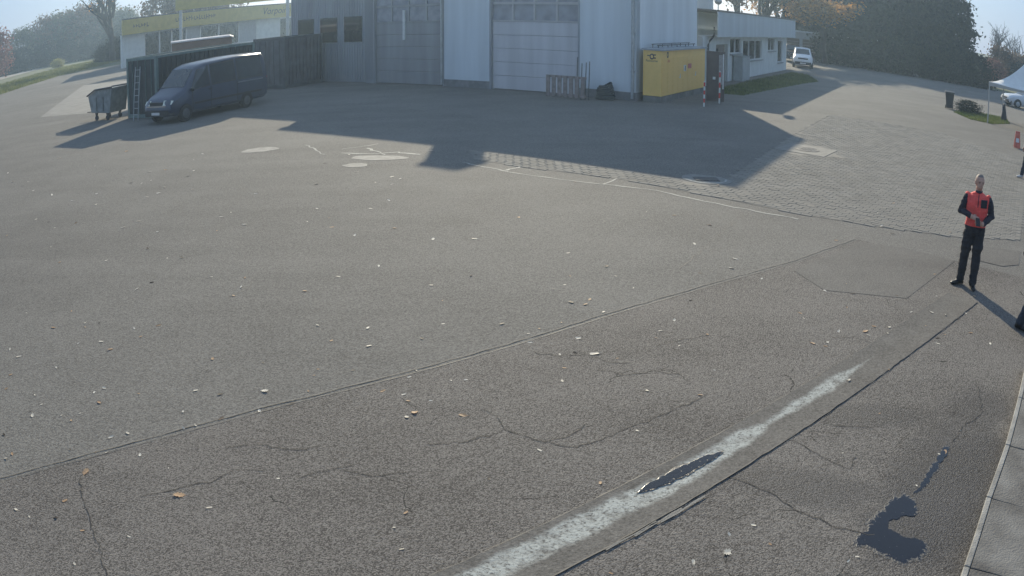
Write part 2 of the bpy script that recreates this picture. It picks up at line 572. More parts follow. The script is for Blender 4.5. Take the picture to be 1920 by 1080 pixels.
# drainage channel: smoother concrete strip with two dark joints and wet sky glint painted pale over its silt
def gutter_mat():
    m, t, b, L = _nodes('channel_concrete')
    N = t.nodes.new
    uv = N('ShaderNodeUVMap')
    sp = N('ShaderNodeSeparateXYZ')
    L(uv.outputs[0], sp.inputs[0])
    g = N('ShaderNodeNewGeometry')

    def noise(s_, d_=5, r_=0.6):
        n = N('ShaderNodeTexNoise')
        n.inputs['Scale'].default_value = s_
        n.inputs['Detail'].default_value = d_
        n.inputs['Roughness'].default_value = r_
        L(g.outputs['Position'], n.inputs['Vector'])
        return n.outputs['Fac']

    def mth(op, a, c=None, d=None, clamp=False):
        n = N('ShaderNodeMath')
        n.operation = op
        n.use_clamp = clamp
        for i, v in enumerate((a, c, d)):
            if v is not None:
                if isinstance(v, (int, float)):
                    n.inputs[i].default_value = v
                else:
                    L(v, n.inputs[i])
        return n.outputs[0]
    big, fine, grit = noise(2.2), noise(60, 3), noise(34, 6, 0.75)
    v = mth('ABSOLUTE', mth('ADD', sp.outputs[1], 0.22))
    edge = mth('MULTIPLY_ADD', big, 1.0, 0.04)                      # half width of the pale glint band
    r1 = N('ShaderNodeValToRGB')                                       # where along the channel the glint band lies
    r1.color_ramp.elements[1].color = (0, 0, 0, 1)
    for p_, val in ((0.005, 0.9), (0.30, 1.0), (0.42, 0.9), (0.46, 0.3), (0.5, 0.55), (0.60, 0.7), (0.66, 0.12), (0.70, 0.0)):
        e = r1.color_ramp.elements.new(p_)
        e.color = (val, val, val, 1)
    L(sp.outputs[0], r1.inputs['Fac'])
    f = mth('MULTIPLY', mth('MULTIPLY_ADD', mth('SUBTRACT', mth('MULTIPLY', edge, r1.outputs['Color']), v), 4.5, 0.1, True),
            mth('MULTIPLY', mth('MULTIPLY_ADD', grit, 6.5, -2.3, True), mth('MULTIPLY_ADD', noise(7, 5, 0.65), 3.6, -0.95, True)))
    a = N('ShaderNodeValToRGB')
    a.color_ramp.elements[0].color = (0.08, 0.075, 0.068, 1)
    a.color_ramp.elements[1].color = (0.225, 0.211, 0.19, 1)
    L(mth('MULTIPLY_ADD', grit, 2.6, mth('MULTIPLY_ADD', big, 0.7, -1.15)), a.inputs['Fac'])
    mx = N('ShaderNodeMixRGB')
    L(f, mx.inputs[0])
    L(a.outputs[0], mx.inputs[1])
    mx.inputs[2].default_value = (0.42, 0.435, 0.405, 1)  # glint of the sky on wet grit, put into the colour
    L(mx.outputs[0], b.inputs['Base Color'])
    L(mth('MULTIPLY_ADD', f, -0.1, 0.9), b.inputs['Roughness'])
    b.inputs['Specular IOR Level'].default_value = 0.1
    bp = N('ShaderNodeBump')
    bp.inputs['Strength'].default_value = 0.4
    bp.inputs['Distance'].default_value = 0.015
    L(mth('MULTIPLY_ADD', f, 0.3, fine), bp.inputs['Height'])
    L(bp.outputs[0], b.inputs['Normal'])
    return m


G0, G1 = Vector((-1.2, 3.72)), Vector((6.75, 10.28))
gd = (G1 - G0).normalized()
gn = Vector((gd.y, -gd.x))
mb = MB()
NS, NW = 60, 8
for i in range(NS + 1):
    c = G0.lerp(G1, i / NS)
    for j in range(NW + 1):
        v = -1 + 2 * j / NW
        p = c + gn * v * 0.265
        mb.v.append((p.x, p.y, 0.0135 - 0.005 * (1 - v * v)))
for i in range(NS):
    for j in range(NW):
        k = i * (NW + 1) + j
        mb.f.append((k, k + 1, k + NW + 2, k + NW + 1))
        mb.m.append(0)
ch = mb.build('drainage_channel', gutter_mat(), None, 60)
tag(ch, kind='structure')
uvl = ch.data.uv_layers.new(name='UVMap')
for lp in ch.data.loops:
    i, j = divmod(lp.vertex_index, NW + 1)
    uvl.data[lp.index].uv = (i / NS, -1 + 2 * j / NW)
for sgn, wd in ((-1, 0.012), (1, 0.012)):
    a, c = G0 + gn * sgn * 0.268, G1 + gn * sgn * 0.268
    struct('channel_joint', ribbon(MB(), [a, c], wd, 0.0145, rnd, 0.004, sub=0.1), M_seam, ch)
for k in range(3):
    a = G0 + gd * (2.2 + 0.28 * k) + gn * (0.29 + 0.015 * k)
    struct('silt_lip', ribbon(MB(), [a, a + gd * 0.3, a + gd * 0.55], 0.022, 0.0155, rnd, 0.003, sub=0.09), M_concrete, ch)


def puddle_mat():
    """standing water that thins to damp stones at its edge ('depth' runs from 0 at the rim to its full value inside)"""
    m, t, b, L = _nodes('puddle_water')
    N = t.nodes.new
    at_ = N('ShaderNodeAttribute')
    at_.attribute_name = 'depth'
    g = N('ShaderNodeNewGeometry')
    n = N('ShaderNodeTexNoise')
    n.inputs['Scale'].default_value = 38
    n.inputs['Detail'].default_value = 4
    L(g.outputs['Position'], n.inputs['Vector'])

    def mth(op, a, c=None, d=None, clamp=False):
        q = N('ShaderNodeMath')
        q.operation = op
        q.use_clamp = clamp
        for i, v in enumerate((a, c, d)):
            if v is not None:
                if isinstance(v, (int, float)):
                    q.inputs[i].default_value = v
                else:
                    L(v, q.inputs[i])
        return q.outputs[0]
    e = mth('ADD', at_.outputs['Fac'], mth('MULTIPLY_ADD', n.outputs['Fac'], 1.5, -0.75))
    wet = mth('MULTIPLY_ADD', e, 3.5, 0.35, True)
    wat = mth('MULTIPLY_ADD', e, 9.0, -3.6, True)
    mx = N('ShaderNodeMixRGB')
    L(wat, mx.inputs[0])
    mx.inputs[1].default_value = (0.055, 0.054, 0.055, 1)
    mx.inputs[2].default_value = (0.014, 0.014, 0.017, 1)
    L(mx.outputs[0], b.inputs['Base Color'])
    L(mth('MULTIPLY_ADD', wat, -0.5, 0.55), b.inputs['Roughness'])
    bp = N('ShaderNodeBump')
    bp.inputs['Distance'].default_value = 0.02
    L(mth('MULTIPLY_ADD', wat, -0.6, 0.62), bp.inputs['Strength'])
    L(n.outputs['Fac'], bp.inputs['Height'])
    L(bp.outputs[0], b.inputs['Normal'])
    tr = N('ShaderNodeBsdfTransparent')
    ms = N('ShaderNodeMixShader')
    L(wet, ms.inputs[0])
    L(tr.outputs[0], ms.inputs[1])
    L(b.outputs[0], ms.inputs[2])
    L(ms.outputs[0], t.nodes['Material Output'].inputs[0])
    return m


M_puddle = puddle_mat()


def water(name, poly, z, label, cat='puddle', rag=1.0):
    P = [Vector(p) for p in poly]
    Q = []
    for i in range(len(P)):
        a, b_, c, d = P[i - 1], P[i], P[(i + 1) % len(P)], P[(i + 2) % len(P)]
        for k in range(9):
            t_ = k / 9
            Q.append(0.5 * ((2 * b_) + (c - a) * t_ + (2 * a - 5 * b_ + 4 * c - d) * t_ * t_ + (3 * b_ - a - 3 * c + d) * t_ ** 3))
    Q = [q + Vector((mnoise.noise((q.x * 14, q.y * 14, 1.0)), mnoise.noise((q.x * 14, q.y * 14, 9.0)))) * 0.045 * rag + Vector((mnoise.noise((q.x * 45, q.y * 45, 3.0)), mnoise.noise((q.x * 45, q.y * 45, 6.0)))) * 0.02 * rag for q in Q]
    cx = sum((q for q in Q), Vector((0, 0))) / len(Q)
    D_ = [q + (q - cx).normalized() * (0.075 + 0.05 * mnoise.noise((q.x * 9, q.y * 9, 4.0))) * rag for q in Q]
    k = len(Q)
    mb = MB().add([(q.x, q.y, z - 0.002) for q in D_] + [(q.x, q.y, z) for q in Q], [(i, (i + 1) % k, k + (i + 1) % k, k + i) for i in range(k)] + [tuple(range(k, 2 * k))])
    o = mb.build(name, M_puddle)
    at_ = o.data.attributes.new('depth', 'FLOAT', 'POINT')
    at_.data.foreach_set('value', [0.0] * k + [0.78] * k)
    return tag(o, label, cat, kind='structure')


water('puddle', [(1.84, 6.28), (1.64, 6.19), (1.40, 6.03), (1.14, 5.81), (1.02, 5.68), (1.25, 5.78), (1.52, 5.99), (1.76, 6.18)], 0.0165, 'narrow dark puddle lying along the pale-banded drainage channel', rag=0.45)
water('puddle', [(3.34, 5.27), (3.22, 5.27), (3.05, 5.12), (2.86, 4.95), (2.68, 4.76), (2.78, 4.66), (2.84, 4.57), (2.94, 4.44), (3.08, 4.48),
                 (3.18, 4.53), (3.19, 4.65), (3.06, 4.75), (3.0, 4.85), (3.02, 4.96), (3.15, 5.02), (3.29, 5.03), (3.36, 5.16)], 0.0075,
      'dark hooked puddle on the wet asphalt beside the concrete kerb')
water('puddle', [(4.11, 6.02), (3.92, 5.83), (3.72, 5.62), (3.58, 5.46), (3.46, 5.36), (3.6, 5.42), (3.76, 5.6), (3.94, 5.78), (4.14, 5.97)], 0.0075,
      'thin dark trickle of water leading down to the hooked puddle', rag=0.7)

# raised concrete edge along the building the camera hangs on
kp = [Vector(p) for p in ((2.35, 2.8), (3.36, 4.11), (4.05, 4.98), (4.77, 5.81), (5.56, 6.77), (6.25, 7.62))]
kerbwall = tag(bpy.data.objects.new('concrete_kerb', None), kind='structure')
col.objects.link(kerbwall)
M_kerb = mat('kerb_concrete', (0.27, 0.26, 0.235), 0.85, 0.25, 5, 0.4, 60)
M_slab = mat('worn_slab_concrete', (0.085, 0.08, 0.074), 0.86, 0.35, 2.6, 0.5, 55, detail=12, c2=(0.2, 0.193, 0.178))
for i in range(len(kp) - 1):
    a, c = kp[i], kp[i + 1]
    d = (c - a).normalized()
    n = Vector((d.y, -d.x))
    a2, c2 = a + d * 0.006, c - d * 0.006
    MB().prism([a2, c2, c2 + n * 0.055, a2 + n * 0.055], -0.02, 0.105).build('kerb_stone', M_kerb, kerbwall, bevel=0.008)
    MB().prism([a2 + n * 0.06, c2 + n * 0.06, c2 + n * 2.6, a2 + n * 2.6], -0.02, 0.098).build('concrete_slab', M_slab, kerbwall, bevel=0.006)

# block paving between the asphalt and the hall: the nearest stones singly, the rest joined
e1, e2 = Vector((0.802, -0.597)), Vector((0.597, 0.802))
pave_poly = [(-1.09, 21.54), (0.0, 20.73), (1.74, 19.44), (2.77, 18.69), (4.55, 17.74), (6.5, 21.2), (8.56, 24.94), (13.44, 33.1), (17.5, 30.5), (18.5, 25.0),
             (14.93, 19.8), (10.4, 13.75), (8.61, 13.78), (6.95, 14.35), (5.63, 15.1), (4.5, 16.06), (2.35, 18.0), (0.52, 19.1), (-0.9, 20.25)]
pave = struct('block_paving', MB().sheet(pave_poly, 0.006), mat('joint_sand', (0.185, 0.174, 0.154), 0.95, 0.2, 20))
STL, STW = 0.24, 0.16
cand = []
for i in range(-110, 110):
    for j in range(-90, 130):
        c = Vector((4.55, 17.74)) + e1 * ((i + (0.5 if j % 2 else 0)) * STL) + e2 * (j * STW)
        if inside(c.x, c.y, pave_poly) and not (abs(c.x - 8.6) < 0.9 and abs(c.y - 23.1) < 0.95) and not (abs(c.x - 4.33) < 0.65 and abs(c.y - 18.15) < 0.6):
            cand.append(c)
cand.sort(key=lambda c: c.length)
stone_me = []
ang = math.atan2(e1.y, e1.x)
for k in range(6):
    q = random.Random(k)
    hx, hy = STL / 2 - 0.005, STW / 2 - 0.005
    mb = MB()
    c5 = [(sx * (hx - q.uniform(0, 0.006)), sy * (hy - q.uniform(0, 0.006))) for sx, sy in ((-1, -1), (1, -1), (1, 1), (-1, 1))]
    t_ = 0.005
    mb.rings([[(x, y, -0.02) for x, y in c5], [(x, y, t_ - 0.005) for x, y in c5], [(x * 0.93, y * 0.9, t_ + q.uniform(-0.002, 0.003)) for x, y in c5]])
    stone_me.append(mb.mesh('paving_stone', M_stone))
for c in cand[:300]:
    o = bpy.data.objects.new('paving_stone', rnd.choice(stone_me))
    o.location = (c.x, c.y, 0.006 + rnd.gauss(0, 0.0014))
    o.rotation_euler = (rnd.gauss(0, 0.012), rnd.gauss(0, 0.012), ang + rnd.gauss(0, 0.012))
    o.parent = pave
    col.objects.link(o)
mb = MB()
for c in cand[300:]:
    me = rnd.choice(stone_me)
    Mx = Matrix.Translation((c.x, c.y, 0.006 + rnd.gauss(0, 0.0014))) @ Matrix.Rotation(ang + rnd.gauss(0, 0.012), 4, 'Z') @ Matrix.Rotation(rnd.gauss(0, 0.012), 4, 'X')
    mb.add([Mx @ v.co for v in me.vertices], [tuple(p.vertices) for p in me.polygons])
tag(mb.build('paving_stones', M_stone, pave), kind='stuff')
# manhole in a cement surround
mh = thing('manhole_cover', 'round cast-iron manhole cover in the block paving right of the hall shadow', 'manhole', (8.6, 23.1, 0.0), ang)
MB().prism([(-0.78, -0.83), (0.78, -0.83), (0.78, 0.83), (-0.78, 0.83)], 0.007, 0.0165).build('surround', mat('cement_surround', (0.2, 0.192, 0.173), 0.9, 0.15, 5, 0.2, 40), mh)
MB().lathe([(0.40, 0.012), (0.40, 0.024), (0.35, 0.026), (0.345, 0.02)], 28).build('ring', mat('cast_iron_ring', (0.06, 0.058, 0.055), 0.6, 0.3, 20), mh, 40)
mb = MB().lathe([(0.335, 0.013), (0.335, 0.0225), (0.32, 0.024)], 28)
for i in range(-3, 4):
    for j in range(-3, 4):
        if i * i + j * j < 10:
            mb.box((i * 0.08, j * 0.08, 0.0255), (0.04, 0.04, 0.006))
mb.build('lid', mat('cast_iron', (0.09, 0.088, 0.085), 0.55, 0.3, 12, metal=0.4), mh, 40)
mh2 = thing('drain_grate', 'pale-rimmed drain at the tip of the hall shadow', 'drain', (4.33, 18.15, 0.0))
MB().prism(blob(0, 0, 0.58, 0.5, -0.65, seed=8, wob=0.06), 0.0065, 0.0135).build('bed', mat('drain_bed', (0.2, 0.196, 0.18), 0.9, 0.15, 6, 0.2, 40), mh2)
ribbon(MB(), [(0.46 * math.cos(a), 0.4 * math.sin(a)) for a in [math.pi + 0.2 * i for i in range(17)]], 0.07, 0.0145, rnd, 0.012, sub=0.08).build('rim', M_pale, mh2)
mb = MB().prism([(-0.28, -0.2), (0.28, -0.2), (0.28, 0.2), (-0.28, 0.2)], 0.012, 0.024)
for i in range(-3, 4):
    mb.box((i * 0.075, 0, 0.027), (0.03, 0.36, 0.006))
mb.build('grate', mat('drain_iron', (0.05, 0.05, 0.05), 0.6, 0.3, 15), mh2)

# grass areas
def grass_area(name, poly, blades, h, seed, m):
    q = random.Random(seed)
    base = struct(name, MB().sheet(poly, 0.006), M_grass_ground)
    xs = [p[0] for p in poly]
    ys = [p[1] for p in poly]
    mb = MB()
    k = 0
    while k < blades:
        x, y = q.uniform(min(xs), max(xs)), q.uniform(min(ys), max(ys))
        if not inside(x, y, poly):
            continue
        k += 1
        a = q.uniform(0, 6.28)
        hh = h * q.uniform(0.4, 1.3)
        wx, wy = math.cos(a) * h * 0.18, math.sin(a) * h * 0.18
        lx, ly = q.gauss(0, h * 0.35), q.gauss(0, h * 0.35)
        mb.add([(x - wx, y - wy, 0), (x + wx, y + wy, 0), (x + lx, y + ly, hh)], [(0, 1, 2)])
    tag(mb.build('grass_blades', m, base), kind='stuff')
    return base


M_blade = leafmat('grass_blade', (0.05, 0.09, 0.02), (0.16, 0.19, 0.05), 0.6, 0.35)
grass_area('grass_strip', [(14.3, 48.6), (20.7, 59.6), (21.6, 58.6), (20.2, 52.5), (17.5, 48.7), (13.3, 42.3), (10.9, 38.6), (9.9, 38.9), (10.9, 42.4)], 9000, 0.12, 2, M_blade)
grass_area('grass_verge', [(24.4, 40.6), (27.3, 43.7), (27.4, 42.2), (28.9, 41.2), (27.1, 38.2), (24.8, 36.7), (23.8, 37.6)], 6000, 0.11, 3, M_blade)
grass_area('roadside_grass', [(-90, 100), (-74.5, 101.4), (-85.5, 138), (-80.3, 159), (-64.3, 127.3), (-60.2, 97.0), (-53.7, 72.9), (-60, 66)], 22000, 0.3, 4,
           leafmat('verge_blade', (0.09, 0.12, 0.03), (0.24, 0.24, 0.08), 0.25, 0.35))
struct('far_path', MB().sheet([(-95.4, 118), (-95.2, 129.5), (-107.2, 170.4), (-100, 205), (-110, 214), (-124, 198), (-110.5, 150.4), (-113.6, 140)], 0.01),
       mat('pale_path', (0.3, 0.29, 0.265), 0.9, 0.12, 0.6))

# ------------------------------------------------------------------ buildings
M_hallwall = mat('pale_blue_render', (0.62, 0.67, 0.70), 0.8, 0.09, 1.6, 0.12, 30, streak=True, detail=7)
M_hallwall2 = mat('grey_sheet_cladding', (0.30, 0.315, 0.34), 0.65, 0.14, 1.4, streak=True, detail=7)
M_white = mat('white_render', (0.62, 0.64, 0.62), 0.8, 0.08, 1.5, 0.15, 25)
M_frame = mat('window_frame_white', (0.6, 0.61, 0.6), 0.5, 0.06, 8)
M_glass = glassmat('dark_window_glass')
M_hallglass = mat('pale_hall_glass', (0.27, 0.28, 0.32), 0.25, 0.2, 2.5, detail=6)  # glass paled to lower its contrast with the frames
M_roof = mat('roof_felt', (0.1, 0.1, 0.1), 0.85, 0.2, 3)
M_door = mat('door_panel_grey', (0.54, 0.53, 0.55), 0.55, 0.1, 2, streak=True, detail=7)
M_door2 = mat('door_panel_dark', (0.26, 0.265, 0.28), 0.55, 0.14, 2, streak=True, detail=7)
M_zinc = mat('zinc', (0.4, 0.42, 0.43), 0.45, 0.15, 6, metal=0.6)
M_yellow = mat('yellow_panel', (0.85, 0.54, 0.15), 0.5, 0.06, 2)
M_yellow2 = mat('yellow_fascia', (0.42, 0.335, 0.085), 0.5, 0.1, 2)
M_dark = mat('dark_paint', (0.04, 0.042, 0.05), 0.5, 0.2, 6)
M_red = mat('red_paint', (0.55, 0.04, 0.04), 0.5, 0.1, 8)

# --- the hall: front wall runs from the right-hand corner leftwards; local +x to the right, +y away
HA = math.atan2(-0.597, 0.802)
hall = thing('industrial_hall', 'tall pale-blue industrial hall with two sectional doors in the shade', 'building', (4.99, 33.9, 0), HA)
HZ = 6.1
mb = MB()
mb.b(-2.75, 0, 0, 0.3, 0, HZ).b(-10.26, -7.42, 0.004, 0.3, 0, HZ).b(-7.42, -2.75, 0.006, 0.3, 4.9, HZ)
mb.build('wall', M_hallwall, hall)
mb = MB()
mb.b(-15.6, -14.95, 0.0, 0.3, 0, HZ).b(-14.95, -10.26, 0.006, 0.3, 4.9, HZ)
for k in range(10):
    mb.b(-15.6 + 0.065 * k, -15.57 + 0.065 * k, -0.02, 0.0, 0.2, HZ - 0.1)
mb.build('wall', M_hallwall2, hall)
sv = Vector((-0.126, 0.992)) * 8.5
MB().prism([(0, 0.3), (0, 0.0005), (sv.x, sv.y), (sv.x - 0.3, sv.y)], 0, HZ - 0.005).build('side_wall', M_hallwall, hall)
MB().prism([(-15.59, 0.31), (-15.3, 0.31), (sv.x - 15.3, sv.y), (sv.x - 15.59, sv.y)], 0, HZ - 0.005).build('side_wall', M_hallwall2, hall)
MB().b(sv.x - 15.59, sv.x - 0.31, sv.y - 0.3, sv.y - 0.004, 0, HZ - 0.01).build('back_wall', M_hallwall2, hall)
M_plinth = mat('plinth_grey', (0.2, 0.2, 0.205), 0.85, 0.2, 3)
MB().prism([(0.02, -0.02), (sv.x + 0.02, sv.y), (sv.x + 0.05, sv.y), (0.05, -0.02)], 0, 0.35).build('plinth', M_plinth, hall)
MB().b(-2.75, 0.0, -0.025, -0.001, 0, 0.35).build('plinth', M_plinth, hall)
MB().b(-10.26, -7.42, -0.02, 0.003, 0, 0.35).build('plinth', M_plinth, hall)
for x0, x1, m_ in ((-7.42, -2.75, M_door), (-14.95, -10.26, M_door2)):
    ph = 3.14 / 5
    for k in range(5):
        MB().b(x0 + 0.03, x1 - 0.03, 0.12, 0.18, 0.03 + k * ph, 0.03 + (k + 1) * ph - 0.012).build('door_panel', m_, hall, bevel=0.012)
    cw = (x1 - x0) / 4
    for r_ in range(2):
        zz = 3.2 + r_ * 0.85
        fr = MB()
        for k in range(5):
            xx = x0 + k * cw
            fr.b(max(x0, xx - 0.05), min(x1, xx + 0.05), 0.10, 0.17, zz, zz + 0.8)
        fr.b(x0, x1, 0.096, 0.174, zz - 0.04, zz + 0.03).b(x0, x1, 0.094, 0.176, zz + 0.77, zz + 0.83)
        f_ = fr.build('window_frame', mat('sash_%d' % r_, (0.42, 0.41, 0.42), 0.5, 0.06, 6) if m_ is M_door else M_door2, hall)
        for k in range(4):
            MB().b(x0 + k * cw + 0.06, x0 + (k + 1) * cw - 0.06, 0.135, 0.15, zz + 0.035, zz + 0.765).build('pane', M_hallglass, f_)
    MB().b(x0 - 0.05, x0 + 0.025, -0.03, 0.11, 0, 4.94).b(x1 - 0.025, x1 + 0.05, -0.03, 0.11, 0, 4.94).b(x0 - 0.05, x1 + 0.05, -0.035, 0.09, 4.88, 4.98).build('door_frame', M_hallwall2, hall)
MB().b(-12.95, -12.80, 0.02, 0.11, 2.27, 3.8).build('light_strip', M_frame, hall)
mb = MB().tube([(-0.12, -0.09, 0.1), (-0.12, -0.09, HZ)], 0.06, 10)
for z in (1.2, 2.8, 4.4):
    mb.b(-0.2, -0.04, -0.1, -0.0, z, z + 0.05)
mb.build('downpipe', M_zinc, hall, 40)
MB().tube([(-10.3, -0.08, 0.1), (-10.3, -0.08, HZ)], 0.055, 10).build('downpipe', M_zinc, hall, 40)
MB().prism([(0.06, -0.3), (sv.x + 0.06, sv.y + 0.1), (sv.x - 15.6, sv.y + 0.1), (-15.6, -0.3)], HZ + 0.002, HZ + 0.16).build('roof', M_roof, hall)
MB().b(-15.5, 0.05, -0.34, -0.302, HZ - 0.05, HZ + 0.17).build('gutter', M_zinc, hall)
mb = MB().b(-8.8, -7.75, -0.1, 0.9, HZ + 0.165, HZ + 1.25).b(-8.88, -7.67, -0.18, 0.98, HZ + 1.25, HZ + 1.39)
mb.build('chimney', mat('chimney_brick', (0.28, 0.13, 0.09), 0.85, 0.2, 6), hall)
mb = MB().b(-22.3, -15.62, 0.35, 0.6, 0, 5.6)
for k in range(33):
    mb.b(-22.28 + 0.2 * k, -22.2 + 0.2 * k, 0.32, 0.35, 0.1, 5.5)
mb.build('annex_wall', M_hallwall2, hall)
MB().b(-22.4, -15.62, 0.25, 6.0, 5.61, 5.75).build('annex_roof', M_roof, hall)
for k in range(3):
    MB().b(-21.6 + 2.0 * k, -20.2 + 2.0 * k, 0.29, 0.318, 2.2, 3.6).build('annex_window', M_glass, hall)

# --- low white building behind, along the same side
LA = math.atan2(0.87, 0.49)
low = thing('flat_roofed_office', 'low white flat-roofed office with wide grey fascia beyond the yellow lockers', 'building', (8.97, 40.95, 0), LA)
LN = 25.1
holes = [(4.0, 6.6, 0.0, 2.2, 'entrance'), (7.1, 9.8, 1.6, 2.55, 'w2'), (10.3, 15.8, 1.08, 2.42, 'w3'), (17.9, 20.4, 1.6, 2.58, 'w2'), (21.5, 23.4, 0.68, 2.4, 'w1')]
mb = MB()
x = 1.45
for x0, x1, z0, z1, k in holes:
    mb.b(x, x0, 0, 0.28, 0, 2.7)
    if z0 > 0:
        mb.b(x0, x1, 0.002, 0.28, 0, z0)
    mb.b(x0, x1, 0.002, 0.28, z1, 2.7)
    x = x1
mb.b(x, LN, 0, 0.28, 0, 2.7).b(LN - 0.28, LN, 0.281, 7.5, 0, 2.7)
mb.build('wall', M_white, low)
for x0, x1, z0, z1, k in holes:
    if k == 'entrance':
        d_ = MB().b(x0 + 0.06, x1 - 0.06, 0.2, 0.25, 0.02, z1 - 0.05).build('door', mat('brown_door', (0.16, 0.13, 0.11), 0.5, 0.15, 4), low)
        MB().b(x0 + 0.5, x0 + 1.1, 0.185, 0.198, 0.9, 1.95).build('pane', M_glass, d_)
        MB().tube([(x1 - 0.25, 0.14, 1.0), (x1 - 0.25, 0.14, 1.25)], 0.02, 8).build('handle', M_zinc, d_)
        continue
    n = int(k[1])
    fr = MB().b(x0, x1, 0.06, 0.14, z0, z0 + 0.07).b(x0, x1, 0.06, 0.14, z1 - 0.07, z1)
    cw = (x1 - x0) / n
    for i in range(n + 1):
        xx = x0 + i * cw
        fr.b(max(x0, xx - 0.09), min(x1, xx + 0.09), 0.055, 0.145, z0 + 0.001, z1 - 0.001)
    f_ = fr.build('window', M_frame, low)
    for i in range(n):
        MB().b(x0 + i * cw + 0.09, x0 + (i + 1) * cw - 0.09, 0.10, 0.115, z0 + 0.07, z1 - 0.07).build('pane', M_glass, f_)
    MB().b(x0 - 0.08, x1 + 0.08, -0.12, 0.05, z0 - 0.07, z0 - 0.004).build('sill', mat('sill_stone', (0.28, 0.29, 0.29), 0.7, 0.1, 6), f_)
M_fascia = mat('fascia_sheet', (0.52, 0.57, 0.6), 0.55, 0.08, 1.2, streak=True, detail=6)
mb = MB().b(2.2, LN + 0.6, -0.62, -0.56, 2.66, 4.05)
for k in range(int((LN - 1.6) / 0.24)):
    mb.b(2.25 + 0.24 * k, 2.37 + 0.24 * k, -0.645, -0.62, 2.67, 4.03)
mb.b(LN + 0.54, LN + 0.6, -0.56, 7.9, 2.66, 4.05)
mb.build('fascia', M_fascia, low)
MB().b(2.15, LN + 0.65, -0.68, 8.0, 4.052, 4.14).build('roof', M_roof, low)
MB().b(2.2, LN + 0.53, -0.555, 0.0, 2.702, 2.75).build('soffit', M_frame, low)
MB().b(9.6, 10.5, 2.0, 2.9, 4.145, 5.3).b(9.5, 10.6, 1.9, 3.0, 5.3, 5.42).build('chimney', M_white, low)
MB().tube([(2.0, -0.45, 3.2), (2.0, -0.45, 2.75), (2.1, -0.2, 2.45), (2.1, -0.1, 2.2), (2.1, -0.1, 0.1)], 0.055, 8).build('downpipe', M_dark, low, 40)
MB().ell((2.6, -0.5, 4.62), (0.55, 0.16, 0.2), 12, 8).tube([(2.6, -0.5, 4.14), (2.6, -0.5, 4.5)], 0.03, 6).build('floodlight', M_zinc, low, 50)
cab = thing('meter_cabinet', 'weathered grey meter cabinet against the white office wall', 'cabinet', (8.97 + 0.49 * 8.6 + 0.87 * 0.35, 40.95 + 0.87 * 8.6 - 0.49 * 0.35, 0), LA)
MB().b(-0.95, 0.95, -0.28, 0.28, 0.0, 1.45).build('body', mat('cabinet_grey', (0.34, 0.36, 0.36), 0.7, 0.15, 3), cab, bevel=0.02)
MB().b(-1.0, 1.0, -0.33, 0.31, 1.452, 1.5).build('lid', mat('cabinet_lid', (0.28, 0.3, 0.3), 0.7, 0.1, 3), cab)
MB().b(-0.9, -0.02, -0.3, -0.282, 0.1, 1.38).build('door', mat('cabinet_door', (0.37, 0.39, 0.39), 0.6, 0.1, 3), cab)
MB().b(0.02, 0.9, -0.3, -0.282, 0.1, 1.38).build('door', mat('cabinet_door_b', (0.33, 0.35, 0.355), 0.6, 0.1, 3), cab)

# --- row of garages far behind
ga = thing('garage_row', 'far grey garage block with brown doors behind the parked pickup', 'building', (29.2, 90.5, 0), R(-18))
mb = MB().b(0, 15, 0.3, 6, 0, 2.9)
for k in range(6):
    mb.b(k * 2.94, k * 2.94 + 0.3, 0, 0.3, 0, 2.9)
mb.b(0, 15, 0.004, 0.3, 2.2, 2.9)
mb.build('wall', mat('garage_render', (0.4, 0.43, 0.45), 0.8, 0.1, 1), ga)
for k in range(5):
    d_ = MB()
    for j in range(6):
        d_.b(k * 2.94 + 0.34, k * 2.94 + 2.9, 0.12, 0.18, 0.02 + j * 0.36, 0.02 + j * 0.36 + 0.33)
    d_.build('garage_door', mat('brown_garage_door_%d' % k, (0.13 + 0.01 * k, 0.10, 0.085), 0.6, 0.12, 2), ga)
MB().b(-0.2, 15.2, -0.25, 6.2, 2.902, 3.1).build('roof', M_fascia, ga)

# --- building with yellow fascia on the far left
yb = thing('shop_with_yellow_fascia', 'long shop building with yellow sign fascia far behind the green container', 'building', (-46.8, 91.8, 0), LA)
KX = 2.075
mb = MB().b(0, 1.7 * KX, 0, 0.4, 0, 4.1).b(11.4 * KX, 13.6 * KX, 0, 0.4, 0, 4.1).b(1.7 * KX, 11.4 * KX, 0.002, 0.4, 0, 1.0).b(13.6 * KX, 16.2 * KX, 0.002, 0.4, 0, 1.0)
mb.prism([(0, 0.402), (0.4, 0.402), (9.8, 12.8), (9.3, 12.8)], 0, 4.1).b(9.3, 40.0, 12.802, 13.1, 0, 4.1)
mb.build('wall', M_white, yb)
xs = [k * KX for k in (1.7, 2.9, 3.9, 5.1, 6.3, 7.9, 9.7, 11.4)]
for i in range(len(xs) - 1):
    f_ = MB().b(xs[i], xs[i] + 0.22, 0.0, 0.2, 1.0, 4.1).b(xs[i] + 0.22, xs[i + 1], 0.02, 0.18, 3.95, 4.1).b(xs[i] + 0.22, xs[i + 1], 0.02, 0.18, 1.0, 1.12).build('window', M_frame, yb)
    MB().b(xs[i] + 0.22, xs[i + 1], 0.1, 0.13, 1.12, 3.95).build('pane', M_glass if i not in (3, 6) else mat('blind_pane_%d' % i, (0.35, 0.36, 0.38), 0.6, 0.1, 4), f_)
f_ = MB().b(13.6 * KX, 13.6 * KX + 0.22, 0, 0.2, 1.0, 4.1).b(13.6 * KX + 0.22, 16.1 * KX, 0.02, 0.18, 3.95, 4.1).b(16.1 * KX, 16.2 * KX, 0, 0.2, 1, 4.1).build('window', M_frame, yb)
MB().b(13.6 * KX + 0.22, 16.1 * KX, 0.1, 0.13, 1.0, 3.94).build('pane', M_glass, f_)
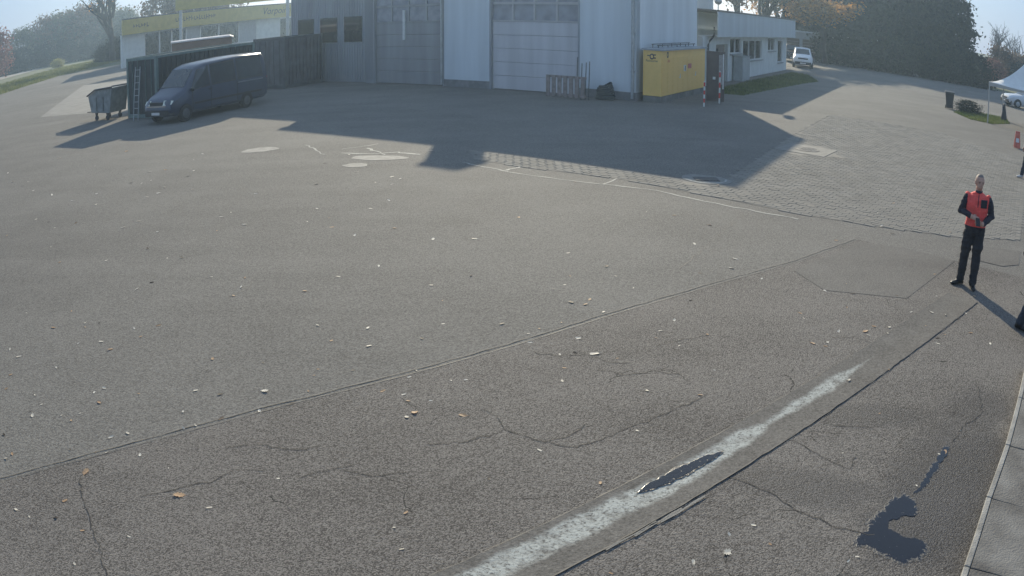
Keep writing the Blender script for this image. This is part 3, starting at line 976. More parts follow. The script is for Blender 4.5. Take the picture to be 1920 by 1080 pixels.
fa = MB().b(-0.4, 15.6 * KX, -0.8, -0.55, 4.1, 6.0).build('fascia', M_yellow2, yb)
MB().prism([(-0.5, -0.82), (15.65 * KX, -0.82), (42.0, 13.4), (9.6, 13.4)], 6.005, 6.15).build('roof', M_roof, yb)
MB().b(-0.4, 15.6 * KX, -0.549, 0.0, 4.105, 4.16).build('soffit', M_frame, yb)
text_part('lettering', 'Vorpoint', 1.35, M_dark, fa, (12.9 * KX, -0.812, 4.72), (R(90), 0, 0), shear=0.3, width=5.4)


def smudge_letters(parent, x0, x1, z0, h, y, seed, name='lettering'):
    q = random.Random(seed)
    mb = MB()
    x = x0
    while x < x1:
        ww = q.uniform(0.12, 0.2)
        mb.box((x, y, z0 + h / 2), (0.09, 0.01, h * q.choice((0.7, 0.7, 1.0))), 0)
        mb.box((x + ww / 2 + 0.08, y, z0 + h * q.choice((0.15, 0.45, 0.6))), (ww + 0.08, 0.009, 0.1))
        x += ww + 0.28
    return mb.build(name, M_dark, parent)


smudge_letters(fa, 0.65 * KX, 1.7 * KX, 4.8, 0.6, -0.81, 1)
smudge_letters(fa, 4.0 * KX, 7.4 * KX, 4.9, 0.65, -0.81, 2)

# sign board on two posts
sg = thing('post_sign', 'large yellow sign board on two grey posts in front of the shop', 'sign', (-37.2, 88.5, 0), math.atan2(4.1, 12.1))
for x in (0.1, 12.7):
    MB().b(x - 0.18, x + 0.18, -0.18, 0.18, 0, 8.6).build('post', M_zinc, sg)
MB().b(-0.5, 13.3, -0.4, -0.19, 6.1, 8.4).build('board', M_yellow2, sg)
MB().b(-0.6, 13.4, -0.44, -0.18, 8.402, 8.55).build('cap', M_zinc, sg)

# --- containers, skip, trailer
M_green = mat('dark_green_steel', (0.022, 0.034, 0.04), 0.55, 0.25, 2.0)
M_greenrim = mat('faded_green_rim', (0.14, 0.2, 0.19), 0.5, 0.2, 3)


def container(name, label, loc, L_, H_, m_, mr):
    t = thing(name, label, 'container', loc, LA)
    W_ = 2.44
    mb = MB()
    n = int(L_ / 0.28)
    for k in range(n):                                   # corrugated long sides
        x = 0.1 + k * (L_ - 0.2) / n
        for y0, y1 in ((0.05, 0.09), (W_ - 0.09, W_ - 0.05)):
            mb.b(x, x + 0.16, y0 - 0.03, y1 + 0.03, 0.15, H_ - 0.12)
    mb.b(0.08, L_ - 0.08, 0.07, W_ - 0.07, 0.12, H_ - 0.06)
    mb.build('body', m_, t)
    fr = MB()
    for x in (0, L_ - 0.14):
        for y in (0, W_ - 0.14):
            fr.b(x, x + 0.14, y, y + 0.14, 0, H_)
    for y in (0, W_ - 0.12):
        fr.b(0.14, L_ - 0.14, y, y + 0.12, H_ - 0.12, H_ - 0.004).b(0.14, L_ - 0.14, y, y + 0.12, 0.02, 0.18)
    for x in (0, L_ - 0.12):
        fr.b(x, x + 0.12, 0.14, W_ - 0.14, H_ - 0.14, H_ - 0.004).b(x, x + 0.12, 0.14, W_ - 0.14, 0.02, 0.18)
    fr.build('frame', mr, t)
    for k in range(2):
        d_ = MB().b(0.03, 0.075, 0.15 + k * 1.075, 1.205 + k * 1.08, 0.19, H_ - 0.15).build('door', m_, t)
        for y in (0.4, 0.85):
            MB().tube([(0.01, y + k * 1.08, 0.2), (0.01, y + k * 1.08, H_ - 0.16)], 0.02, 6).build('lock_bar', mr, d_)
    return t


container('shipping_container', 'dark green shipping container standing behind the blue van', (-15.0, 32.8, 0), 6.06, 2.75, M_green, M_greenrim)
container('shipping_container', 'dark grey container half hidden behind the rear of the blue van', (-11.75, 42.5, 0), 3.0, 2.75, mat('dark_grey_steel', (0.085, 0.09, 0.105), 0.55, 0.25, 2), mat('grey_rim', (0.07, 0.08, 0.09), 0.5, 0.2, 3))
ld = thing('ladder', 'short metal ladder leaning on the end of the green container', 'ladder', (-16.0, 33.05, 0), LA - R(90))
for x in (-0.19, 0.19):
    MB().tube([(x, -0.28, 0), (x, -0.04, 2.35)], 0.022, 6).build('rail', M_zinc, ld)
for k in range(8):
    z = 0.25 + 0.28 * k
    y = -0.28 + 0.24 * z / 2.35
    MB().tube([(-0.19, y, z), (0.19, y, z)], 0.016, 6).build('rung', M_zinc, ld)

sk = thing('rubbish_skip', 'grey wheeled rubbish skip with sloped sides left of the container', 'skip', (-18.65, 34.8, 0), R(-20))
sk.scale = (0.93, 0.93, 0.93)
prof = [(-0.95, 1.28), (-0.72, 0.42), (0.78, 0.36), (1.05, 1.62), (-0.3, 1.55)]
mb = MB()
mb.rings([[(x, -0.62, z) for x, z in prof], [(x, 0.62, z) for x, z in prof]])
mb.build('tub', mat('skip_grey_steel', (0.21, 0.23, 0.23), 0.6, 0.25, 3, 0.2, 20), sk, bevel=0.03)
MB().tube([(-0.98, -0.66, 1.3), (-0.3, -0.66, 1.58), (1.07, -0.66, 1.65)], 0.045, 8).tube([(-0.98, 0.66, 1.3), (-0.3, 0.66, 1.58), (1.07, 0.66, 1.65)], 0.045, 8).build('rim', M_dark, sk, 40)
for x in (-0.45, 0.45):
    for y in (-0.46, 0.46):
        w_ = MB().lathe([(0.1, -0.035), (0.13, -0.03), (0.13, 0.03), (0.1, 0.035)], 14, c=(x, y, 0.13), axis='Y').build('wheel', M_dark, sk, 40)
        MB().b(x - 0.05, x + 0.05, y - 0.055, y + 0.055, 0.262, 0.44).build('fork', M_dark, w_)
for x in (-0.25, 0.3):
    MB().b(x, x + 0.05, -0.66, -0.625, 0.5, 1.2).build('rib', mat('rib_steel', (0.13, 0.14, 0.14), 0.6, 0.2, 4), sk)
MB().prism([(-1.5, -0.25), (-0.75, -0.1), (-0.75, 0.1), (-1.5, -0.2)], 0.4, 0.44).build('drawbar', M_dark, sk)

tr = thing('box_trailer', 'brown box trailer with a pale rounded roof behind the container', 'trailer', (-17.2, 44.2, 0), math.atan2(1.36, 3.5))
MB().b(-1.75, 1.75, -0.85, 0.85, 0.75, 3.02).build('body', mat('brown_tarp', (0.24, 0.16, 0.12), 0.7, 0.12, 3), tr, bevel=0.03)
mb = MB()
ring = lambda x, s_: [(x, -0.9 * s_, 3.025), (x, -0.9 * s_, 3.1), (x, -0.6 * s_, 3.15), (x, 0.6 * s_, 3.15), (x, 0.9 * s_, 3.1), (x, 0.9 * s_, 3.025)]
mb.rings([ring(-1.8, 1), ring(1.65, 1), [(x + 0.1, y, z - 0.09 if z > 3.05 else z) for x, y, z in ring(1.75, 0.96)]])
mb.build('roof', mat('trailer_roof_white', (0.75, 0.68, 0.63), 0.35, 0.08, 4), tr)
for y in (-0.8, 0.8):
    MB().lathe([(0.2, -0.09), (0.34, -0.08), (0.34, 0.08), (0.2, 0.09)], 18, c=(0.1, y, 0.34), axis='Y').build('wheel', M_dark, tr, 40)
MB().b(-1.7, 1.7, -0.7, 0.7, 0.6, 0.745).b(-2.6, -1.7, -0.05, 0.05, 0.6, 0.7).b(-0.05, 0.25, -0.7, 0.7, 0.3, 0.6).build('chassis', M_dark, tr)

# --- parcel locker beside the hall
lk = thing('parcel_locker', 'long yellow parcel locker bank standing beside the hall', 'locker', (5.98, 33.55, 0), LA)
LL, LD, LH = 6.3, 0.8, 2.16
MB().b(0.03, LL - 0.03, 0.03, LD, 0, 0.26).build('plinth', M_concrete, lk)
MB().b(0, LL, 0, LD, 0.262, LH).build('case', M_yellow, lk, bevel=0.012)
MB().b(-0.06, LL + 0.06, -0.1, LD + 0.05, LH + 0.002, LH + 0.07).build('canopy', mat('locker_roof_grey', (0.3, 0.33, 0.36), 0.6, 0.1, 2), lk)
mb = MB().tube([(0.9, 0.5, LH + 0.18), (LL - 0.1, 0.5, LH + 0.18)], 0.025, 6).tube([(0.9, 0.75, LH + 0.22), (LL - 0.1, 0.75, LH + 0.22)], 0.02, 6)
for k in range(5):
    mb.tube([(1.0 + 1.25 * k, 0.5, LH + 0.07), (1.0 + 1.25 * k, 0.5, LH + 0.19)], 0.018, 6).tube([(1.0 + 1.25 * k, 0.75, LH + 0.07), (1.0 + 1.25 * k, 0.75, LH + 0.23)], 0.018, 6)
mb.build('roof_rail', M_dark, lk)
ncol, nrow = 9, 8
door_me = {}
cw, rh = (LL - 0.12) / ncol, (LH - 0.3 - 0.28) / nrow
dm = MB().b(-cw / 2 + 0.012, cw / 2 - 0.012, -0.014, -0.001, 0.01, rh - 0.01).mesh('compartment_door', M_yellow)
for i in range(ncol):
    for j in range(nrow):
        if i == 4 and j in (3, 4, 5):
            continue
        o = bpy.data.objects.new('compartment_door', dm)
        o.location = (0.06 + cw * (i + 0.5), 0, 0.28 + j * rh)
        o.parent = lk
        col.objects.link(o)
MB().b(0.06 + 4 * cw + 0.02, 0.06 + 5 * cw - 0.02, -0.012, -0.001, 0.29 + 3 * rh, 0.27 + 6 * rh).build('terminal', M_yellow, lk)
MB().b(0.06 + 4 * cw + 0.12, 0.06 + 4 * cw + 0.42, -0.03, -0.013, 0.4 + 4 * rh, 0.28 + 6 * rh).build('screen', mat('screen_pale', (0.6, 0.62, 0.6), 0.3, 0.05, 4), lk)
MB().b(0.06 + 4 * cw + 0.26, 0.06 + 4 * cw + 0.34, -0.034, -0.031, 0.42 + 4 * rh, 0.24 + 6 * rh).build('screen_mark', M_dark, lk)
MB().b(0.06 + 5 * cw + 0.05, 0.06 + 5 * cw + 0.55, -0.022, -0.0145, 0.3 + 5 * rh, 0.52 + 5 * rh).build('red_label', mat('faded_red_label', (0.55, 0.15, 0.12), 0.5, 0.1, 8), lk)
# round emblem and lettering strips on the near end and front
def ring_mark(cx, cz, ro, ri, n=20):
    mb = MB()
    vs_ = [(cx + r_ * math.cos(6.2832 * k / n), 0, cz + r_ * 1.25 * math.sin(6.2832 * k / n)) for k in range(n) for r_ in (ro, ri)]
    return mb.add(vs_, [(2 * k, 2 * k + 1, (2 * k + 3) % (2 * n), (2 * k + 2) % (2 * n)) for k in range(n)])


o = ring_mark(0.72, 1.98, 0.11, 0.06).build('emblem', M_dark, lk)
o.location = (0, -0.018, 0)
text_part('lettering', 'DHL', 0.16, M_red, lk, (0.85, -0.017, 1.66), (R(90), 0, 0), 0.001, 0.3)
em = ring_mark(0, 0, 0.1, 0.055)
em.b(-0.2, -0.05, -0.004, 0.0, 0.02, 0.06).b(0.05, 0.17, -0.004, 0, 0.05, 0.1).b(0.05, 0.17, -0.004, 0, -0.08, -0.03)
o = em.build('emblem', M_dark, lk)
o.location = (-0.004, 0.42, 1.9)
o.rotation_euler = (0, 0, R(-90))
text_part('lettering', 'Packstation', 0.13, M_dark, lk, (-0.004, 0.42, 1.68), (R(90), 0, R(-90)), 0.001, width=0.5)
for xx in (2.3, 4.6):
    MB().b(xx, xx + 0.14, -0.03, -0.0145, 0.92, 0.96).b(xx + 0.1, xx + 0.14, -0.03, -0.0145, 0.961, 1.1).build('handle', M_frame, lk)

pn = thing('notice_pylon', 'tall dark brown notice pylon with a pale edge strip beside the lockers', 'pylon', (8.72, 35.45, 0), R(-14))
MB().b(-0.4, 0.4, -0.09, 0.09, 0, 2.2).build('board', mat('brown_board', (0.085, 0.065, 0.06), 0.55, 0.2, 3), pn, bevel=0.015)
MB().b(0.14, 0.3, -0.1, -0.091, 0.75, 2.05).build('poster', mat('faded_poster', (0.3, 0.29, 0.28), 0.6, 0.2, 12), pn)
MB().b(0.31, 0.37, -0.106, -0.091, 0.55, 2.1).build('edge_strip', M_frame, pn)
MB().b(-0.12, 0.0, -0.1, -0.091, 0.95, 1.07).build('sticker', M_white, pn)

for lab, loc, hh in (('red and white barrier post at the far end of the yellow lockers', (7.65, 32.95), 1.0), ('red and white barrier post in front of the brown pylon', (8.68, 34.5), 1.35)):
    t = thing('barrier_post', lab, 'post', (*loc, 0), 0, 'striped barrier posts')
    nb = 6
    for k in range(nb):
        MB().lathe([(0.036, k * hh / nb), (0.036, (k + 1) * hh / nb)], 12, c=(0, 0, 0)).build('band', M_red if k % 2 else M_frame, t, 40)
    MB().lathe([(0.045, hh), (0.03, hh + 0.03), (0.005, hh + 0.04)], 12).build('cap', M_frame, t, 40)

# clutter against the hall front
rk = thing('wooden_rack', 'brown wooden rack with upright poles beside the sectional door', 'rack', (2.35, 34.6, 0), HA)
M_wood = mat('grey_brown_wood', (0.24, 0.2, 0.19), 0.8, 0.25, 6)
for k in range(7):
    MB().b(-0.95 + 0.28 * k, -0.77 + 0.28 * k, -0.32, -0.28, 0.05, 0.95).build('slat', M_wood, rk)
MB().b(-0.95, 0.95, -0.279, -0.22, 0.85, 0.95).b(-0.95, 0.95, -0.279, -0.22, 0.1, 0.2).build('rail', M_wood, rk)
for k, (x, hh) in enumerate(((0.45, 1.75), (0.66, 1.5), (0.86, 1.55), (1.02, 1.6))):
    MB().tube([(x, -0.18, 0), (x + 0.01, -0.12, hh)], 0.022, 6).build('pole', M_dark, rk)
hr = thing('hose_heap', 'coiled dark hose heap lying at the foot of the hall wall', 'hose', (3.78, 34.2, 0), HA)
mb = MB()
q = random.Random(5)
for k in range(7):
    pts = [(0.42 * math.cos(a) * (1 - 0.05 * k) + q.gauss(0, 0.02), 0.22 * math.sin(a) * (1 - 0.04 * k), 0.06 + 0.08 * k + 0.18 * max(0, math.cos(a - 0.6)) * k / 6) for a in [6.2832 * i / 18 for i in range(19)]]
    mb.tube(pts, 0.045, 6)
mb.build('coils', mat('dark_rubber', (0.035, 0.05, 0.055), 0.6, 0.2, 6), hr, 50)

# ------------------------------------------------------------------ vehicles
M_tyre = mat('tyre_rubber', (0.02, 0.02, 0.02), 0.8, 0.2, 20)
M_rim = mat('wheel_rim', (0.4, 0.41, 0.42), 0.35, 0.1, 10, metal=0.7)
M_cglass = glassmat('car_glass', (0.03, 0.038, 0.045), 0.04)
M_plastic = mat('black_trim', (0.02, 0.02, 0.022), 0.55, 0.2, 10)
M_lamp = mat('headlamp_glass', (0.7, 0.72, 0.62), 0.12, 0.08, 20)
M_chrome = mat('chrome', (0.75, 0.76, 0.78), 0.15, 0.05, 10, metal=1.0)
M_plate = mat('plate_white', (0.6, 0.6, 0.58), 0.5, 0.05, 20)


def vehicle(name, label, cat, loc, rz, st, paint, wheels, wr, screen, rear_screen, sides, lampz, lampy, plate_txt=None, grille=True, group=None, rim=None):
    t = thing(name, label, cat, loc, rz, group)

    def sec(i):
        x, zb, zl, zr, wb, wl, wt = st[i]
        h = [(0, zb), (wb * 0.9, zb), (wb, zb + 0.1), (wl, zb + (zl - zb) * 0.55), (wl * 0.985, zl), (wt + 0.01, zr - 0.09), (wt - 0.05, zr - 0.025), (wt - 0.16, zr), (0, zr + 0.025)]
        return [(x, y, z) for y, z in h] + [(x, -y, z) for y, z in h[-2:0:-1]]
    mb = MB()
    mb.rings([sec(i) for i in range(len(st))])
    body = mb.build('body', paint, t, 38)

    def at(x):
        for i in range(len(st) - 1):
            if st[i][0] >= x >= st[i + 1][0]:
                k = (st[i][0] - x) / (st[i][0] - st[i + 1][0])
                return [a + (b_ - a) * k for a, b_ in zip(st[i], st[i + 1])]
        return st[0] if x > st[0][0] else st[-1]

    def sidept(x, k, s, off=0.006):
        _, zb, zl, zr, wb, wl, wt = at(x)
        return (x, s * (wl * 0.985 + (wt + 0.01 - wl * 0.985) * k + off), zl + (zr - 0.09 - zl) * k)
    for s in (1, -1):
        for xa, xb, xc, xd in sides:      # bottom front, bottom rear, top front, top rear
            fr = [sidept(xa + 0.03, -0.0, s, 0.004), sidept(xb - 0.03, -0.0, s, 0.004), sidept(xd - 0.02, 0.98, s, 0.004), sidept(xc + 0.02, 0.98, s, 0.004)]
            f_ = MB().add(fr, [(0, 1, 2, 3)]).build('window', M_plastic, body)
            p = [sidept(xa - 0.02, 0.07, s, 0.009), sidept(xb + 0.02, 0.07, s, 0.009), sidept(xd + 0.02, 0.9, s, 0.009), sidept(xc - 0.02, 0.9, s, 0.009)]
            MB().add(p, [(0, 1, 2, 3)]).build('pane', M_cglass, f_)
    for nm, pr_ in (('windscreen', screen), ('rear_window', rear_screen)):
        if pr_ is None:
            continue
        (xa, ka), (xb, kb) = pr_

        def top(x, v):
            _, zb, zl, zr, wb, wl, wt = at(x)
            y = v * (wt - 0.13)
            return (y, zr + 0.025 - 0.02 * v * v)
        sg_ = 1 if xa > xb else -1
        g_ = []
        for i in range(3):
            x = xa + (xb - xa) * i / 2
            for j in range(5):
                y, z = top(x, -1 + j / 2)
                g_.append((x + 0.006 * sg_, y, z + 0.008))
        MB().add(g_, [(i * 5 + j, i * 5 + j + 1, (i + 1) * 5 + j + 1, (i + 1) * 5 + j) for i in range(2) for j in range(4)]).build(nm, M_cglass, t, 60)
    for x in wheels:
        wl = at(x)[5]
        for s in (1, -1):
            arch = MB()
            n = 14
            vs_ = [(x, s * (wl + 0.003), wr)] + [(x + (wr + 0.06) * math.cos(math.pi * k / n), s * (wl + 0.003), wr + (wr + 0.06) * math.sin(math.pi * k / n)) for k in range(n + 1)]
            vs_ += [(x + (wr + 0.06), s * (wl + 0.003), 0.28), (x - (wr + 0.06), s * (wl + 0.003), 0.28)]
            arch.add(vs_, [(0, k, k + 1) for k in range(1, n + 1)] + [(0, n + 2, 1), (0, n + 1, n + 3)])
            arch.build('wheel_arch', M_plastic, body)
            wh = MB().lathe([(wr * 0.62, -0.1), (wr * 0.96, -0.1), (wr, -0.06), (wr, 0.06), (wr * 0.96, 0.1), (wr * 0.62, 0.1)], 22, c=(x, s * (wl - 0.075), wr), axis='Y').build('wheel', M_tyre, t, 40)
            rm = MB().lathe([(wr * 0.6, -0.02), (wr * 0.6, 0.02), (wr * 0.5, 0.035), (wr * 0.12, 0.03)], 18, c=(x, s * (wl + 0.015), wr), axis='Y')
            for k in range(6):
                a = math.pi * k / 3
                rm.box((x + wr * 0.36 * math.cos(a), s * (wl + 0.05), wr + wr * 0.36 * math.sin(a)), (wr * 0.12, 0.02, wr * 0.12))
            rm.build('rim', rim or M_rim, wh, 40)
    nx = st[1][0]
    for s in (1, -1):
        y0, y1 = lampy
        MB().add([(nx + 0.10, s * y0, lampz - 0.10), (nx - 0.02, s * (y1 + 0.03), lampz - 0.07), (nx - 0.14, s * (y1 + 0.05), lampz + 0.07), (nx + 0.0, s * y0, lampz + 0.10),
                  (nx - 0.2, s * y0, lampz)], [(0, 1, 2, 3), (0, 4, 1), (1, 4, 2), (2, 4, 3), (3, 4, 0)]).build('headlight', M_lamp, t, 30)
        MB().ell((at(sides[0][0])[0] + 0.02, s * (at(sides[0][0])[5] + 0.12), at(sides[0][0])[2] + 0.08), (0.07, 0.12, 0.09), 10, 6).build('mirror', M_plastic, t, 60)
    if grille:
        MB().b(st[0][0] - 0.05, st[0][0] + 0.02, -lampy[0] + 0.02, lampy[0] - 0.02, lampz - 0.08, lampz + 0.04).build('grille', M_plastic, t)
    MB().rings([[(st[0][0] - 0.25, -st[1][5] - 0.01, z) for z in (0.32, 0.56)] + [(st[0][0] - 0.25, -st[1][5] + 0.05, z) for z in (0.56, 0.32)],
                [(st[0][0] + 0.05, -st[1][5] * 0.8, z) for z in (0.32, 0.56)] + [(st[0][0] - 0.02, -st[1][5] * 0.78, z) for z in (0.56, 0.32)],
                [(st[0][0] + 0.05, st[1][5] * 0.8, z) for z in (0.32, 0.56)] + [(st[0][0] - 0.02, st[1][5] * 0.78, z) for z in (0.56, 0.32)],
                [(st[0][0] - 0.25, st[1][5] + 0.01, z) for z in (0.32, 0.56)] + [(st[0][0] - 0.25, st[1][5] - 0.05, z) for z in (0.56, 0.32)]]).build('bumper', M_plastic, t)
    MB().b(st[0][0] + 0.052, st[0][0] + 0.06, -0.26, 0.26, 0.39, 0.5).build('number_plate', M_plate, t)
    for s in (1, -1):
        MB().b(sides[0][1] - 0.12, sides[0][1] + 0.08, s * (at(sides[0][1])[5]) - 0.012, s * (at(sides[0][1])[5]) + 0.016, at(sides[0][1])[2] - 0.16, at(sides[0][1])[2] - 0.12).build('door_handle', M_plastic, body)
    return t


_unused = [(2.55, 0.45, 0.62, 0.70, 0.60, 0.68, 0.60), (2.46, 0.34, 0.74, 0.90, 0.80, 0.84, 0.72), (2.2, 0.30, 0.9, 1.06, 0.88, 0.9, 0.80), (1.66, 0.30, 1.1, 1.24, 0.91, 0.93, 0.84),
          (0.86, 0.30, 1.2, 2.02, 0.92, 0.93, 0.74), (0.4, 0.30, 1.22, 2.12, 0.92, 0.93, 0.75), (-1.4, 0.30, 1.22, 2.15, 0.92, 0.93, 0.75), (-2.5, 0.32, 1.22, 2.11, 0.91, 0.92, 0.75), (-2.68, 0.4, 1.2, 1.96, 0.87, 0.89, 0.71)]
van_st = [(2.55, 0.45, 0.62, 0.70, 0.60, 0.68, 0.60), (2.46, 0.34, 0.74, 0.92, 0.80, 0.86, 0.74), (2.2, 0.30, 0.92, 1.10, 0.90, 0.93, 0.82), (1.66, 0.30, 1.14, 1.30, 0.94, 0.96, 0.86),
          (0.9, 0.30, 1.24, 2.10, 0.95, 0.96, 0.76), (0.4, 0.30, 1.26, 2.24, 0.95, 0.96, 0.78), (-1.6, 0.30, 1.28, 2.34, 0.95, 0.96, 0.78), (-3.2, 0.32, 1.28, 2.32, 0.94, 0.95, 0.78), (-3.42, 0.4, 1.26, 2.16, 0.9, 0.92, 0.74)]
M_van = mat('blue_van_paint', (0.026, 0.04, 0.075), 0.34, 0.1, 2, coat=0.6)
van = vehicle('panel_van', 'dark blue minibus van parked in the shade before the green container', 'van', (-12.95, 32.85, 0), math.atan2(-0.907, -0.42), van_st, M_van,
              (1.72, -2.0), 0.33, ((1.6, 0), (0.96, 0)), None, [(1.38, 0.25, 0.86, 0.25), (0.12, -1.35, 0.12, -1.35), (-1.5, -3.1, -1.5, -3.06)], 0.86, (0.42, 0.83), rim=mat('steel_rim_dark', (0.12, 0.12, 0.125), 0.4, 0.1, 8, metal=0.5))
MB().b(2.5, 2.57, -0.62, 0.62, 0.715, 0.745).build('chrome_strip', M_chrome, van)
for s in (-1, 1):
    for x in (1.30, 0.2, -1.42):
        MB().b(x - 0.012, x + 0.012, s * 0.962 - 0.006, s * 0.962 + 0.006, 0.42, 1.24).build('door_seam', M_plastic, van)
    MB().b(-3.0, 1.2, s * 0.968 - 0.012, s * 0.968 + 0.012, 0.62, 0.70).build('side_moulding', M_plastic, van)
    MB().b(-3.1, -1.45, s * 0.966 - 0.008, s * 0.966 + 0.008, 1.16, 1.19).build('door_rail', M_zinc, van)
    MB().b(-3.425, -3.38, s * 0.86 - 0.05, s * 0.86 + 0.05, 0.9, 1.25).build('tail_light', M_red, van)

suv_st = [(2.25, 0.5, 0.68, 0.78, 0.6, 0.7, 0.62), (2.18, 0.36, 0.8, 0.98, 0.78, 0.84, 0.74), (1.9, 0.33, 0.92, 1.08, 0.84, 0.88, 0.78), (1.05, 0.33, 0.98, 1.14, 0.86, 0.88, 0.78),
          (0.4, 0.33, 1.0, 1.66, 0.87, 0.88, 0.68), (-0.1, 0.33, 1.0, 1.74, 0.87, 0.88, 0.69), (-1.7, 0.33, 1.0, 1.72, 0.86, 0.87, 0.68), (-2.15, 0.38, 1.0, 1.5, 0.84, 0.86, 0.66), (-2.25, 0.45, 0.98, 1.1, 0.8, 0.82, 0.7)]
vehicle('parked_car', 'white off-road car parked facing the yard beyond the office corner', 'car', (25.0, 69.2, 0), math.atan2(-0.95, -0.32), suv_st, mat('white_car_paint', (0.7, 0.72, 0.74), 0.3, 0.03, 2, coat=0.5),
        (1.45, -1.4), 0.36, ((1.0, 0), (0.45, 0)), ((-2.12, 0), (-1.75, 0)), [(0.78, 0.05, 0.42, 0.05), (-0.05, -0.85, -0.05, -0.85), (-0.95, -1.75, -0.95, -1.65)], 0.86, (0.45, 0.76))
vehicle('parked_car', 'dark car half hidden behind the white off-road car', 'car', (27.2, 78.3, 0), math.atan2(-0.95, -0.3), suv_st, mat('black_car_paint', (0.02, 0.021, 0.025), 0.25, 0.1, 2, coat=0.6),
        (1.45, -1.4), 0.36, ((1.0, 0), (0.45, 0)), ((-2.12, 0), (-1.75, 0)), [(0.78, 0.05, 0.42, 0.05), (-0.05, -0.85, -0.05, -0.85), (-0.95, -1.75, -0.95, -1.65)], 0.86, (0.45, 0.76))
est_st = [(2.3, 0.42, 0.55, 0.64, 0.55, 0.66, 0.58), (2.22, 0.3, 0.68, 0.82, 0.76, 0.82, 0.72), (1.9, 0.26, 0.8, 0.93, 0.83, 0.86, 0.78), (0.95, 0.26, 0.9, 1.02, 0.85, 0.87, 0.79),
          (0.15, 0.26, 0.92, 1.40, 0.86, 0.87, 0.62), (-0.3, 0.26, 0.93, 1.46, 0.86, 0.87, 0.63), (-1.6, 0.26, 0.93, 1.43, 0.85, 0.86, 0.62), (-2.15, 0.32, 0.92, 1.2, 0.82, 0.84, 0.62), (-2.28, 0.4, 0.88, 0.98, 0.76, 0.8, 0.66)]
vehicle('parked_car', 'silver-white estate car seen side-on behind the white tent', 'car', (38.6, 51.9, 0), math.atan2(0.1, -0.99), est_st, mat('silver_car_paint', (0.62, 0.64, 0.66), 0.3, 0.03, 2, coat=0.5),
        (1.45, -1.35), 0.32, ((0.9, 0), (0.2, 0)), ((-2.1, 0), (-1.65, 0)), [(0.6, -0.2, 0.12, -0.2), (-0.3, -1.05, -0.3, -1.0), (-1.12, -1.75, -1.1, -1.5)], 0.68, (0.42, 0.74))

# ------------------------------------------------------------------ right-hand side: tent, bin, stand
tn = thing('market_tent', 'white peaked canvas tent at the right edge on thin posts', 'tent', (24.6, 36.95, 0), math.atan2(2.75, 2.95))
TS, TE, TP = 4.0, 2.2, 3.75
M_canvas = mat('white_canvas', (0.72, 0.72, 0.69), 0.8, 0.05, 3)
for x, y in ((0, 0), (TS, 0), (TS, -TS), (0, -TS)):
    MB().tube([(x, y, 0), (x, y, TE)], 0.035, 8).build('post', M_zinc, tn, 40)
mb = MB()
n = 10
rs = []
for i in range(n + 1):
    k = i / n
    s_ = 1 - k
    h = TE + 0.02 + (TP - TE) * (k ** 1.7)
    r_ = TS / 2 * s_ + 0.04
    pts = []
    for a, c in (((-1, 1), (1, 1)), ((1, 1), (1, -1)), ((1, -1), (-1, -1)), ((-1, -1), (-1, 1))):
        for j in range(6):
            u = j / 6
            px, py = a[0] + (c[0] - a[0]) * u, a[1] + (c[1] - a[1]) * u
            pts.append((TS / 2 + px * r_, -TS / 2 + py * r_, h - 0.10 * math.sin(math.pi * u) * s_))
    rs.append(pts)
mb.rings(rs, cap=False)
top_ = mb.build('canopy', M_canvas, tn, 50)
sol = top_.modifiers.new('thick', 'SOLIDIFY')
sol.thickness = 0.012
mb = MB()
for (xa, ya), (xb, yb_) in (((0, 0), (TS, 0)), ((TS, 0), (TS, -TS)), ((TS, -TS), (0, -TS)), ((0, -TS), (0, 0))):
    m_ = 12
    vs_ = []
    for j in range(m_ + 1):
        u = j / m_
        ox = 0.055 * (1 if xa == TS and xb == TS else -1 if xa == 0 and xb == 0 else 0)
        oy = 0.055 * (1 if ya == 0 and yb_ == 0 else -1 if ya == -TS and yb_ == -TS else 0)
        x, y = xa + (xb - xa) * u + ox, ya + (yb_ - ya) * u + oy
        zt = TE + 0.02 - 0.10 * math.sin(math.pi * u)
        vs_ += [(x, y, zt), (x, y, TE - 0.22 + 0.03 * abs(math.sin(6 * math.pi * u)))]
    mb.add(vs_, [(2 * j, 2 * j + 2, 2 * j + 3, 2 * j + 1) for j in range(m_)])
mb.build('valance', mat('valance_canvas', (0.42, 0.42, 0.40), 0.8, 0.06, 3), tn)
bag = thing('weight_bag', 'dark weight bag strapped to the foot of the rear tent post', 'bag', (27.62, 39.62, 0), 0.4)
MB().lathe([(0.02, 0.0), (0.17, 0.02), (0.2, 0.15), (0.16, 0.4), (0.09, 0.75), (0.06, 0.95), (0.02, 1.0)], 12).build('sack', M_dark, bag, 60)
MB().lathe([(0.115, 0.6), (0.115, 0.66)], 12).build('strap', M_plastic, bag, 60)

